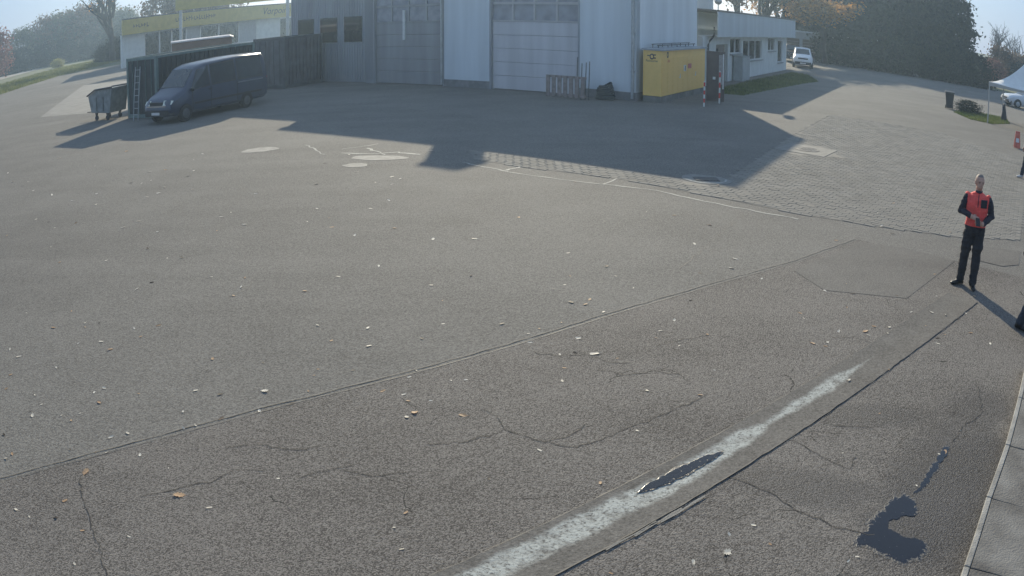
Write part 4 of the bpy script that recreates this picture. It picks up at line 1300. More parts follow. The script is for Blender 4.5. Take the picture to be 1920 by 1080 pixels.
bn = thing('wheelie_bin', 'black wheelie bin standing at the edge of the paved yard', 'bin', (25.15, 42.4, 0), R(-30))
M_bin = mat('bin_plastic', (0.022, 0.024, 0.027), 0.45, 0.2, 6)
mb = MB()
mb.rings([[(-0.2, -0.24, 0.06), (0.2, -0.24, 0.06), (0.2, 0.24, 0.06), (-0.2, 0.24, 0.06)], [(-0.29, -0.33, 0.95), (0.29, -0.33, 0.95), (0.29, 0.33, 0.95), (-0.29, 0.33, 0.95)]])
mb.build('tub', M_bin, bn, bevel=0.03)
MB().rings([[(-0.32, -0.37, 0.955), (0.32, -0.37, 0.955), (0.32, 0.37, 0.955), (-0.32, 0.37, 0.955)], [(-0.31, -0.35, 1.02), (0.31, -0.35, 1.02), (0.31, 0.37, 1.06), (-0.31, 0.37, 1.06)]]).build('lid', M_bin, bn, bevel=0.02)
MB().tube([(-0.26, 0.42, 1.0), (0.26, 0.42, 1.0)], 0.025, 8).build('handle', M_bin, bn, 40)
for x in (-0.24, 0.24):
    MB().lathe([(0.06, -0.03), (0.1, -0.025), (0.1, 0.025), (0.06, 0.03)], 14, c=(x, 0.27, 0.1), axis='X').build('wheel', M_tyre, bn, 40)

cs = thing('folding_sign', 'red folding floor sign standing by the right edge of the yard', 'sign', (20.6, 28.3, 0), R(-32))
for s in (-1, 1):
    MB().add([(-0.15, s * 0.2, 0.02), (0.15, s * 0.2, 0.02), (0.1, s * 0.02, 0.66), (-0.1, s * 0.02, 0.66), (-0.15, s * 0.225, 0.02), (0.15, s * 0.225, 0.02), (0.1, s * 0.045, 0.66), (-0.1, s * 0.045, 0.66)],
             [(0, 1, 2, 3), (4, 7, 6, 5), (0, 4, 5, 1), (1, 5, 6, 2), (2, 6, 7, 3), (3, 7, 4, 0)]).build('leaf', mat('faded_orange_red_%d' % s, (0.55, 0.13, 0.08), 0.55, 0.15, 6), cs)
    MB().add([(-0.08, s * 0.16, 0.25), (0.08, s * 0.16, 0.25), (0.07, s * 0.115, 0.42), (-0.07, s * 0.115, 0.42)], [(0, 1, 2, 3)]).build('white_band', M_frame, cs).location = (0, s * 0.012, 0)
MB().tube([(-0.1, 0, 0.67), (0.1, 0, 0.67)], 0.025, 8).build('hinge', M_red, cs, 40)

# ------------------------------------------------------------------ people
M_skin = mat('skin', (0.50, 0.30, 0.22), 0.55, 0.08, 12)
M_hair = mat('short_grey_hair', (0.2, 0.165, 0.14), 0.7, 0.25, 60)
M_vest = mat('red_jacket', (0.82, 0.1, 0.085), 0.8, 0.12, 10, 0.3, 40)
M_navy = mat('navy_sleeve', (0.017, 0.018, 0.03), 0.8, 0.2, 10, 0.3, 40)
M_trous = mat('black_trousers', (0.02, 0.02, 0.025), 0.85, 0.25, 8, 0.5, 30)
M_shoe = mat('black_shoes', (0.012, 0.012, 0.012), 0.45, 0.2, 8)
M_grey_shirt = mat('pale_shirt', (0.45, 0.45, 0.48), 0.8, 0.1, 10)
M_jeans = mat('dark_jeans', (0.03, 0.04, 0.06), 0.85, 0.2, 12)
M_white_shoe = mat('white_trainers', (0.6, 0.6, 0.6), 0.6, 0.08, 10)


def seg_d(p, a, b_):
    a, b_ = Vector(a), Vector(b_)
    ab = b_ - a
    k = max(0, min(1, (p - a).dot(ab) / ab.length_squared))
    return (p - (a + ab * k)).length


def person(label, loc, rz, J, mats, head_turn=0.0, voxel=0.0075, bald=False):
    """one continuous body: overlapping shaped volumes, fused into a single skin; faces coloured by region"""
    root = thing('person', label, 'person', loc, rz)
    mb = MB()

    def limb(pts, rad, n=12):
        pts = [Vector(p) for p in pts]
        for i in range(len(pts) - 1):
            mb.tube([pts[i], pts[i].lerp(pts[i + 1], 0.33), pts[i].lerp(pts[i + 1], 0.67), pts[i + 1]],
                    [rad[i], rad[i] * 0.75 + rad[i + 1] * 0.25 + 0.004, rad[i] * 0.35 + rad[i + 1] * 0.65 + 0.004, rad[i + 1]], n)
        for p, r_ in zip(pts, rad):
            mb.ell(p, (r_ * 0.99,) * 3, 10, 7)
    # torso: elliptical rings
    lean = Vector(J.get('lean', (0, 0, 0)))
    tor = [(0.84, 0.10, 0.085, 0), (0.88, 0.168, 0.112, 0.0), (0.96, 0.186, 0.124, 0), (1.04, 0.183, 0.12, 0), (1.12, 0.18, 0.118, -0.004), (1.22, 0.186, 0.122, -0.008), (1.32, 0.194, 0.126, -0.01),
           (1.40, 0.196, 0.116, -0.004), (1.455, 0.18, 0.098, 0.004), (1.49, 0.125, 0.08, 0.01), (1.515, 0.075, 0.066, 0.01), (1.54, 0.062, 0.062, 0.006)]
    rs = []
    for z, rx, ry, oy in tor:
        k = max(0, (z - 0.95) / 0.5)
        rs.append([(rx * math.cos(a) + lean.x * k, ry * math.sin(a) + oy + lean.y * k, z) for a in [6.2832 * i / 20 for i in range(20)]])
    mb.rings(rs)
    hc = Vector((lean.x * 1.35, -0.012 + lean.y * 1.3, 1.675))
    mb.tube([(lean.x * 1.1, 0.01 + lean.y, 1.50), (hc.x, hc.y + 0.02, 1.60)], [0.06, 0.058], 12)
    Hm = Matrix.Rotation(head_turn, 3, 'Z')
    mb.ell(hc + Vector((0, 0.012, 0.02)), (0.081, 0.101, 0.112), 18, 14, M=Hm)
    mb.ell(hc + Hm @ Vector((0, -0.022, -0.05)), (0.058, 0.07, 0.072), 14, 10, M=Hm)     # jaw
    mb.ell(hc + Hm @ Vector((0, -0.088, -0.018)), (0.013, 0.02, 0.03), 8, 6, M=Hm)       # nose
    mb.ell(hc + Hm @ Vector((0, -0.08, 0.03)), (0.05, 0.014, 0.012), 10, 6, M=Hm)        # brow
    mb.ell(hc + Hm @ Vector((0, -0.077, -0.066)), (0.025, 0.016, 0.012), 8, 6, M=Hm)     # mouth
    for s in (-1, 1):
        mb.ell(hc + Hm @ Vector((s * 0.078, 0.012, -0.005)), (0.012, 0.022, 0.034), 8, 6, M=Hm)
    arms, hands = [], []
    for s, key in ((-1, 'l'), (1, 'r')):
        sh = Vector((s * 0.185, 0.004, 1.435)) + lean
        el, wr_ = Vector(J['elbow_' + key]), Vector(J['wrist_' + key])
        limb([sh, el, wr_], [0.068, 0.056, 0.04])
        arms.append((sh, el, wr_))
        f = Vector(J['point_' + key]).normalized()            # fingers' direction
        up = Vector(J.get('back_' + key, (0, -1, 0.3)))
        up = (up - f * up.dot(f)).normalized()                # back of the hand
        sd_ = f.cross(up).normalized() * (1 if s > 0 else -1)   # thumb side
        M3 = Matrix((sd_, up, f)).transposed()
        pc = wr_ + f * 0.05
        mb.ell(pc, (0.042, 0.018, 0.056), 12, 8, M=M3)
        mb.tube([wr_ - f * 0.02, wr_ + f * 0.03], [0.031, 0.028], 10)
        for i, (off, ln) in enumerate(((0.031, 0.066), (0.0105, 0.075), (-0.0105, 0.07), (-0.031, 0.055))):
            a = pc + f * 0.042 + sd_ * off
            b1 = a + f * ln * 0.5 - up * 0.012 + sd_ * off * 0.12
            b2 = b1 + (f * 0.6 - up * 0.8).normalized() * ln * 0.5
            mb.tube([a - f * 0.015, a, b1, b2], [0.0095, 0.0095, 0.0088, 0.0075], 7)
        a = wr_ + f * 0.028 + sd_ * 0.03
        b1 = a + (sd_ * 0.8 + f * 0.7 - up * 0.3).normalized() * 0.036
        b2 = b1 + (f * 0.9 + sd_ * 0.1 - up * 0.5).normalized() * 0.034
        mb.tube([a - sd_ * 0.012, a, b1, b2], [0.013, 0.012, 0.0105, 0.0085], 7)
        hands.append(pc)
    for s, key in ((-1, 'l'), (1, 'r')):
        hp, kn, an = Vector((s * 0.092, 0, 0.9)), Vector(J['knee_' + key]), Vector(J['ankle_' + key])
        limb([hp, kn, an], [0.1, 0.08, 0.066], 14)
        mb.tube([an.lerp(kn, 0.25), an.lerp(kn, 0.02)], [0.07, 0.074], 12)     # trouser hem
        t_ = Vector(J['toe_' + key]).normalized()
        sd_ = Vector((-t_.y, t_.x, 0))
        rs = []
        for d_, hw, hz in ((-0.075, 0.02, 0.05), (-0.065, 0.034, 0.085), (-0.02, 0.038, 0.095), (0.06, 0.041, 0.08), (0.12, 0.047, 0.06), (0.165, 0.04, 0.048), (0.188, 0.018, 0.035)):
            c = Vector((an.x, an.y, 0)) + t_ * d_
            rs.append([c + sd_ * hw * math.cos(a) + Vector((0, 0, max(0.0, hz / 2 + hz / 2 * 1.05 * math.sin(a)))) for a in [6.2832 * i / 12 for i in range(12)]])
        mb.rings(rs)
    me0 = mb.mesh('raw', mats['skin'])
    tmp = bpy.data.objects.new('raw', me0)
    col.objects.link(tmp)
    rm = tmp.modifiers.new('r', 'REMESH')
    rm.mode = 'VOXEL'
    rm.voxel_size = voxel
    sm = tmp.modifiers.new('s', 'SMOOTH')
    sm.factor = 0.5
    sm.iterations = 4
    bpy.context.view_layer.update()
    me = bpy.data.meshes.new_from_object(tmp.evaluated_get(bpy.context.evaluated_depsgraph_get()))
    bpy.data.objects.remove(tmp)
    bpy.data.meshes.remove(me0)
    me.name = 'body'
    me.materials.clear()
    order = ['skin', 'hair', 'top', 'sleeve', 'trousers', 'shoes']
    for k in order:
        me.materials.append(mats[k])
    idx = []
    waist = mats.get('hem', 0.985)
    for p in me.polygons:
        c = p.center
        if c.z > 1.53:
            q_ = Hm.transposed() @ (c - hc)
            hair = q_.z > 0.088 - 0.02 * (q_.y > 0) or (q_.y > 0.0 and q_.z > 0.03) or (q_.y > 0.035 and q_.z > -0.045)
            idx.append(1 if hair else 0)
        elif min((c - h).length for h in hands) < 0.088 and min(seg_d(c, a[1], a[2]) + 0.0 * 1 for a in arms) < 0.2 and min(((c - a[2]).dot((h - a[2]).normalized())) for a, h in zip(arms, hands) if (c - h).length < 0.13) > -0.006:
            idx.append(0)
        elif c.z > waist or min(min(seg_d(c, a[0], a[1]), seg_d(c, a[1], a[2])) for a in arms) < 0.058:
            da = min(min(seg_d(c, a[0], a[1]) - 0.066 + 0.0, seg_d(c, a[1], a[2]) - 0.053) for a in arms)
            idx.append(3 if (da < 0.004 and (c.z < 1.36 or abs(c.x - lean.x) > 0.19) and c.z < 1.475) else 2)
        elif c.z > 0.085 or (c.z > 0.05 and False):
            idx.append(4)
        else:
            idx.append(5)
    me.polygons.foreach_set('material_index', idx)
    me.polygons.foreach_set('use_smooth', [True] * len(me.polygons))
    # cloth creases
    nv = len(me.vertices)
    co, no = [0.0] * (3 * nv), [0.0] * (3 * nv)
    me.vertices.foreach_get('co', co)
    me.vertex_normals.foreach_get('vector', no)
    for i in range(nv):
        p = Vector(co[3 * i:3 * i + 3])
        if 0.12 < p.z < 1.5 and min((p - h).length for h in hands) > 0.12:
            n_ = mnoise.noise(Vector((p.x * 9, p.y * 9, p.z * 16)) + Vector(loc)) * 0.015 + mnoise.noise(Vector((p.x * 26, p.y * 26, p.z * 34))) * 0.005
            for c_ in range(3):
                co[3 * i + c_] += no[3 * i + c_] * n_
    me.vertices.foreach_set('co', co)
    me.update()
    o = bpy.data.objects.new('body', me)
    col.objects.link(o)
    o.parent = root
    for s in (-1, 1):
        e = MB().ell(hc + Hm @ Vector((s * 0.03, -0.082, 0.008)), (0.013, 0.006, 0.008), 8, 6, M=Hm).build('eye', M_dark, root, 60)
    return root, hc, Hm


pm = dict(skin=M_skin, hair=M_hair, top=M_vest, sleeve=M_navy, trousers=M_trous, shoes=M_shoe)
face_cam = lambda x, y: math.atan2(-y, -x) + math.pi / 2      # local -Y towards the camera
P1 = (7.14, 10.82)
per, hc, Hm = person('person in red jacket with navy sleeves and black trousers, hands together at the waist', (*P1, 0.006), face_cam(*P1) + R(6),
                     dict(elbow_l=(-0.275, 0.03, 1.19), wrist_l=(-0.105, -0.185, 1.155), point_l=(0.9, -0.3, -0.12), back_l=(0, -0.9, 0.5),
                          elbow_r=(0.275, 0.02, 1.165), wrist_r=(0.115, -0.195, 1.06), point_r=(-0.85, -0.25, -0.05), back_r=(0, -0.8, -0.5),
                          knee_l=(-0.12, 0.02, 0.49), ankle_l=(-0.135, 0.06, 0.075), toe_l=(-0.85, -0.5, 0),
                          knee_r=(0.085, -0.035, 0.49), ankle_r=(0.085, -0.06, 0.075), toe_r=(0.15, -1, 0)), pm, R(14))
mb = MB()
for i in range(6):
    for j in range(5):
        x = 0.045 + 0.115 * j / 4
        z = 1.30 + 0.13 * i / 5
        y = -0.124 * math.sqrt(max(0.05, 1 - (x / 0.2) ** 2)) - 0.018
        mb.v.append((x, y, z))
for i in range(5):
    for j in range(4):
        k = i * 5 + j
        mb.f.append((k, k + 1, k + 6, k + 5))
        mb.m.append(0)
pk = mb.build('chest_pocket', M_navy, per, 60)
pk.modifiers.new('t', 'SOLIDIFY').thickness = 0.008
MB().tube([(0.0, -0.09, 1.50), (-0.004, -0.125, 1.44), (-0.004, -0.137, 1.36), (-0.004, -0.14, 1.30)], 0.006, 6).build('zip', M_navy, per, 60)
mb = MB()
for i in range(15):
    a = math.pi * (-0.5) + (i - 7) / 7 * math.pi * 0.86
    mb.v += [(0.07 * math.cos(a), 0.068 * math.sin(a) + 0.006, 1.49), (0.066 * math.cos(a), 0.066 * math.sin(a) + 0.004, 1.548)]
for i in range(14):
    mb.f.append((2 * i, 2 * i + 2, 2 * i + 3, 2 * i + 1))
    mb.m.append(0)
cl = mb.build('collar', M_navy, per, 60)
cl.modifiers.new('t', 'SOLIDIFY').thickness = 0.008
Mw = Matrix.Translation((*P1, 0.006)) @ Matrix.Rotation(face_cam(*P1) + R(6), 4, 'Z')
phn = thing('phone', 'dark phone held in the hands of the person in red', 'phone', Mw @ Vector((0.015, -0.262, 1.10)), face_cam(*P1) + R(6))
MB().b(-0.036, 0.036, -0.006, 0.006, -0.07, 0.07).build('case', M_plastic, phn, bevel=0.004).rotation_euler = (R(-40), 0, R(8))
MB().b(-0.031, 0.031, 0.0065, 0.008, -0.062, 0.062).build('display', M_cglass, phn).rotation_euler = (R(-40), 0, R(8))

P2 = (15.8, 21.0)
person('person in pale shirt, dark jeans and white trainers cut by the right edge', (*P2, 0.02), face_cam(*P2) + R(-70),
       dict(elbow_l=(-0.28, 0.06, 1.16), wrist_l=(-0.26, -0.06, 0.95), point_l=(0.05, -0.2, -1), back_l=(-1, -0.1, 0),
            elbow_r=(0.27, 0.04, 1.16), wrist_r=(0.28, -0.08, 0.94), point_r=(-0.05, -0.2, -1), back_r=(1, -0.1, 0),
            knee_l=(-0.1, -0.05, 0.49), ankle_l=(-0.1, -0.14, 0.075), toe_l=(-0.1, -1, 0), knee_r=(0.1, 0.02, 0.49), ankle_r=(0.1, 0.12, 0.075), toe_r=(0.1, -1, 0)),
       dict(skin=M_skin, hair=M_hair, top=M_grey_shirt, sleeve=M_grey_shirt, trousers=M_jeans, shoes=M_white_shoe), 0, 0.011)
P3 = (7.03, 8.74)
person('person in dark clothes of whom only a leg shows at the right edge', (*P3, 0.006), face_cam(*P3) + R(60),
       dict(elbow_l=(-0.28, 0.06, 1.16), wrist_l=(-0.26, -0.06, 0.95), point_l=(0.05, -0.2, -1), back_l=(-1, -0.1, 0),
            elbow_r=(0.27, 0.04, 1.16), wrist_r=(0.28, -0.08, 0.94), point_r=(-0.05, -0.2, -1), back_r=(1, -0.1, 0),
            knee_l=(-0.12, -0.12, 0.49), ankle_l=(-0.13, -0.30, 0.075), toe_l=(-0.1, -1, 0), knee_r=(0.11, 0.06, 0.49), ankle_r=(0.12, 0.22, 0.075), toe_r=(0.1, -1, 0)),
       dict(skin=M_skin, hair=M_hair, top=M_navy, sleeve=M_navy, trousers=M_jeans, shoes=M_shoe), 0, 0.011)

# ------------------------------------------------------------------ trees and shrubs
M_bark = mat('bark', (0.035, 0.028, 0.024), 0.9, 0.3, 4, 0.4, 20)


def tree_meshes(name, seed, h, cr, clump, leaves, leaf, lm, kind='broad', bare=0.0):
    """trunk with limbs, and a crown of loose leaf-sized faces gathered in clumps round the twig ends"""
    q = random.Random(seed)
    tb = MB()
    tips = []

    def grow(p, d, ln, r_, lv):
        e = p + d * ln
        mid = p.lerp(e, 0.5) + Vector((q.gauss(0, 0.04), q.gauss(0, 0.04), 0)) * ln
        tb.tube([p, mid, e], [r_, r_ * 0.82, r_ * 0.62], 6 if lv else 9, cap=False)
        if lv >= (4 if kind == 'bare' else 3):
            tips.append(e)
            return
        for k in range(q.randint(2, 4) if lv else q.randint(4, 6)):
            a = q.uniform(0, 6.28)
            sp = q.uniform(0.35, 0.95)
            nd = (d + Vector((math.cos(a), math.sin(a), q.uniform(-0.1, 0.45))) * sp).normalized()
            st_ = p.lerp(e, q.uniform(0.55, 1.0))
            grow(st_, nd, ln * q.uniform(0.55, 0.8), r_ * 0.55, lv + 1)
        if lv:
            tips.append(e)
    if kind == 'conifer':
        tb.tube([(0, 0, 0), (0, 0, h * 0.5), (0, 0, h)], [0.22, 0.15, 0.02], 8)
        for k in range(420):
            z = h * (0.02 + 0.97 * q.random() ** 1.15)
            rr = cr * (1 - z / h) ** 0.42 * (0.75 + 0.35 * q.random()) * (1 + 0.16 * math.sin(z * 2.3 + seed))
            a = q.uniform(0, 6.28)
            tips.append(Vector((rr * math.cos(a), rr * math.sin(a), z)))
            if k % 12 == 0:
                tb.tube([(0, 0, max(0.3, z - 0.4)), tips[-1]], [0.05, 0.01], 5, cap=False)
    elif kind == 'shrub':
        for k in range(130):
            a, u = q.uniform(0, 6.28), q.random()
            z = h * (0.05 + 0.9 * u)
            rr = cr * math.sqrt(max(0.02, 1 - (2 * u - 0.75) ** 2 / 1.7)) * q.uniform(0.35, 1.05)
            tips.append(Vector((rr * math.cos(a), rr * math.sin(a), z)))
            if k % 9 == 0:
                tb.tube([(0.1 * math.cos(a), 0.1 * math.sin(a), 0), tips[-1]], [0.05, 0.01], 5, cap=False)
    else:
        grow(Vector((0, 0, 0)), Vector((q.gauss(0, 0.03), q.gauss(0, 0.03), 1)), h * 0.36, h * 0.03, 0)
        top_z = max(t_.z for t_ in tips)
        mr = max(math.hypot(t_.x, t_.y) for t_ in tips)
        kz, kr = h * 0.96 / top_z, cr / mr
        tb.v = [(x * (kr if z > h * 0.2 else 1 + (kr - 1) * z / (h * 0.2)), y * (kr if z > h * 0.2 else 1 + (kr - 1) * z / (h * 0.2)), z * kz) for x, y, z in tb.v]
        tips = [Vector((t_.x * kr, t_.y * kr, t_.z * kz)) for t_ in tips]
    cb = MB()
    if leaves:
        use = [t_ for t_ in tips if q.random() >= bare]
        per_ = max(1, leaves // max(1, len(use)))
        for t_ in use:
            cs_ = clump * q.uniform(0.55, 1.25)
            for k in range(per_):
                c = t_ + Vector((q.gauss(0, cs_), q.gauss(0, cs_), q.gauss(0, cs_ * 0.7)))
                if c.z < 0.05:
                    continue
                u = Vector((q.gauss(0, 1), q.gauss(0, 1), q.gauss(0, 1))).normalized()
                v = u.orthogonal().normalized()
                v = (v * math.cos(q.uniform(0, 6.28)) + u.cross(v) * math.sin(q.uniform(0, 6.28))).normalized()
                s_ = leaf * q.uniform(0.5, 1.3)
                w_ = u.cross(v)
                cb.add([c + v * s_, c + w_ * s_ * 0.55, c - v * s_, c - w_ * s_ * 0.55], [(0, 1, 2, 3)])
    return tb.mesh(name + '_trunk', M_bark, 60), (cb.mesh(name + '_crown', lm) if leaves else None)


def plant(name, label, cat, meshes, loc, rz, s, group=None, lm=None):
    t = thing(name, label, cat, loc, rz, group)
    t.scale = s if isinstance(s, tuple) else (s, s, s)
    for nm, me in (('trunk', meshes[0]), ('crown', meshes[1])):
        if me is None:
            continue
        o = bpy.data.objects.new(nm, me)
        col.objects.link(o)
        o.parent = t
        if nm == 'crown' and lm is not None:
            o.material_slots[0].link = 'OBJECT'
            o.material_slots[0].material = lm
    return t


L_olive = leafmat('olive_leaves', (0.045, 0.06, 0.025), (0.15, 0.15, 0.06), 0.18)
L_brown = leafmat('brown_autumn_leaves', (0.07, 0.05, 0.03), (0.22, 0.13, 0.06), 0.2)
L_orange = leafmat('orange_autumn_leaves', (0.16, 0.11, 0.04), (0.6, 0.3, 0.07), 0.35, 0.45)
L_red = leafmat('reddish_leaves', (0.13, 0.06, 0.05), (0.34, 0.16, 0.12), 0.3)
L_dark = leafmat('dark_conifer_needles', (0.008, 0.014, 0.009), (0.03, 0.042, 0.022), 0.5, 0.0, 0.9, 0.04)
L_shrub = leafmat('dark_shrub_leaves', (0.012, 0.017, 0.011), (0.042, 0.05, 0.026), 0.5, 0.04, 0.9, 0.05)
L_lime = leafmat('yellow_green_leaves', (0.2, 0.2, 0.04), (0.5, 0.45, 0.12), 0.5)

TA = tree_meshes('broad_tree', 3, 12, 4.6, 0.75, 5200, 0.24, L_olive)
TB = tree_meshes('broad_tree', 11, 12, 5.0, 0.8, 5200, 0.24, L_brown)
TC = tree_meshes('broad_tree', 19, 12, 4.2, 0.7, 4200, 0.22, L_olive)
FA = tree_meshes('wood_tree', 31, 11, 5.2, 0.95, 7000, 0.3, L_olive, 'shrub')
FB = tree_meshes('wood_tree', 37, 11.5, 4.8, 0.9, 7000, 0.3, L_brown, 'shrub')
BARE = tree_meshes('bare_tree', 5, 14, 5.0, 0.4, 260, 0.16, L_orange, 'bare', 0.7)
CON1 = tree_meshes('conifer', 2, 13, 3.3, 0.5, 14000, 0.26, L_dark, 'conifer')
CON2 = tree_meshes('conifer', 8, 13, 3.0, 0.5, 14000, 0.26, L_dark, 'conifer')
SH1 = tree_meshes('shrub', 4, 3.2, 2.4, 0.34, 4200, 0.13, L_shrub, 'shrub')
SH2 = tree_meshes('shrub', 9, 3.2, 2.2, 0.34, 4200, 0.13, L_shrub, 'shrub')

g_ = 'trees beyond the far path'
for lab, me, x, y, s, lm, rz in (
        ('reddish tree at the far left edge beyond the path', FB, -104.0, 138.0, 1.0, L_red, 0.3),
        ('hazy olive tree at the left end of the far tree line', FA, -121.0, 176.0, 1.02, L_olive, 1.0),
        ('brownish rounded tree second from left in the far tree line', FB, -118.0, 183.0, 1.15, L_brown, 2.0),
        ('tall olive tree in the middle of the far tree line', FA, -115.0, 187.0, 1.25, L_olive, 3.0),
        ('tallest pale brown tree in the far tree line', FB, -111.0, 190.0, 1.28, L_brown, 4.0),
        ('rust-tinged tree right of the tallest in the far tree line', FA, -107.0, 191.0, 1.22, L_brown, 5.0),
        ('grey-green tree near the right end of the far tree line', FA, -104.0, 194.0, 1.2, L_olive, 0.7),
        ('last tree of the far tree line beside the bare trunk', FA, -99.0, 196.0, 1.1, L_olive, 1.7)):
    plant('broadleaf_tree', lab, 'tree', me, (x, y, -0.05), rz, s, g_, lm)
plant('bare_tree', 'nearly bare tree with forked dark branches left of the shop', 'tree', BARE, (-65.5, 124.5, -0.05), 0.4, (1.5, 1.5, 1.25))
plant('broadleaf_tree', 'brown autumn tree rising behind the yellow-fascia shop', 'tree', FB, (-60.0, 140.0, -0.05), 1.2, (1.2, 1.2, 1.35), None, L_brown)
plant('broadleaf_tree', 'dark brown tree behind the left end of the shop roof', 'tree', FB, (-51.0, 135.0, -0.05), 2.2, (1.1, 1.1, 1.2), None, L_brown)
for lab, me, x, y, s, lm in (
        ('dark shrub at the left end of the shrub row along the far path', SH1, -113.0, 150.0, 1.5, L_shrub), ('second dark shrub along the far path', SH2, -112.0, 156.0, 1.5, L_shrub),
        ('wide dark shrub in the middle of the shrub row along the far path', SH1, -113.0, 163.0, 1.75, L_shrub), ('tall dark shrub before the tallest far tree', SH2, -110.5, 170.0, 1.8, L_shrub),
        ('dark shrub beside the yellow-green bush', SH1, -109.0, 180.0, 1.8, L_shrub), ('dark shrub near the right end of the far path', SH2, -103.0, 183.0, 1.8, L_shrub),
        ('dark shrub at the right end of the shrub row along the far path', SH1, -97.0, 185.0, 1.9, L_shrub),
        ('dark bush at the foot of the bare tree', SH2, -66.5, 127.5, 1.3, L_shrub), ('small dark bush left of the bare tree trunk', SH1, -70.5, 130.0, 0.8, L_shrub)):
    plant('roadside_shrub', lab, 'shrub', me, (x, y, -0.05), rnd.uniform(0, 6), s, 'shrubs along the far path', lm)
plant('yellow_bush', 'bright yellow-green bush on the grass by the far path', 'shrub', SH2, (-92.0, 148.0, -0.05), 1.0, (0.75, 0.75, 0.55), None, L_lime)
plant('dark_cypress', 'small dark upright bush standing on the roadside grass', 'shrub', SH1, (-72.0, 132.5, -0.05), 1.0, (0.55, 0.55, 0.95), None, L_shrub)

g_ = 'dark conifers behind the yard'
ord_ = ['first', 'second', 'third', 'fourth', 'fifth', 'sixth', 'seventh', 'eighth', 'ninth', 'tenth']
con_xy = [(34.5, 93.5), (37.4, 91.0), (39.8, 89.8), (42.0, 88.0), (44.0, 87.2), (46.0, 85.6), (47.8, 84.8), (49.4, 84.0)]
for i, (x, y) in enumerate(con_xy):
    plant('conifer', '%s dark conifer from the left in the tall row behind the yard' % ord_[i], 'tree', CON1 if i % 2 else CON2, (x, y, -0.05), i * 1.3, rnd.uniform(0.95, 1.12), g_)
g_ = 'shrubs at the foot of the conifers'
sh_xy = [(33.2, 81.5), (35.6, 79.6), (37.6, 77.0), (39.8, 75.6), (42.2, 74.6), (44.6, 73.6), (46.8, 72.9)]
for i, (x, y) in enumerate(sh_xy):
    plant('hedge_shrub', '%s dark shrub from the left along the foot of the conifers' % ord_[i], 'shrub', SH1 if i % 2 else SH2, (x, y, -0.05), i * 0.9, rnd.uniform(0.9, 1.2), g_)
plant('broadleaf_tree', 'orange autumn tree with bare lower trunk beside the garages', 'tree', TA, (31.2, 79.2, -0.05), 0.6, (0.95, 0.95, 0.62), None, L_orange)
plant('broadleaf_tree', 'olive-brown tree above the office roof near the hall', 'tree', TC, (20.8, 76.0, -0.05), 1.6, 0.85, None, L_brown)
plant('broadleaf_tree', 'greenish tree above the middle of the office roof', 'tree', TA, (26.0, 84.0, -0.05), 2.6, 0.9, None, L_olive)
plant('broadleaf_tree', 'golden-brown tree behind the right end of the office roof', 'tree', TB, (32.0, 98.0, -0.05), 3.6, 0.95, None, L_orange)
plant('bare_tree', 'thin bare tree against the sky at the right edge', 'tree', (BARE[0], None), (76.0, 113.0, -0.05), 2.0, 0.72)
plant('bare_tree', 'second bare tree at the far right beyond the tent', 'tree', (BARE[0], None), (84.0, 118.0, -0.05), 3.0, 0.66)
for lab, x, y, s, lm in (('rounded red-brown shrub right of the conifer row', 63.0, 92.0, (1.1, 1.1, 1.55), L_brown), ('reddish shrub in front of the rounded red-brown one', 57.5, 85.5, (0.8, 0.8, 0.95), L_red),
                         ('brown thicket at the right edge behind the tent', 72.0, 100.0, (1.5, 1.5, 1.4), L_brown), ('dark thicket beyond the tent post', 66.0, 90.0, (1.4, 1.4, 1.05), L_shrub),
                         ('second brown thicket at the far right', 78.0, 104.0, (1.6, 1.6, 1.35), L_brown)):
    plant('thicket_shrub', lab, 'shrub', SH1, (x, y, -0.05), rnd.uniform(0, 6), s, 'thicket at the right', lm)
plant('mound_bush', 'low dark rounded bush on the grass beside the black bin', 'shrub', SH2, (26.1, 41.6, 0.0), 0.2, (0.42, 0.42, 0.22), None, L_shrub)

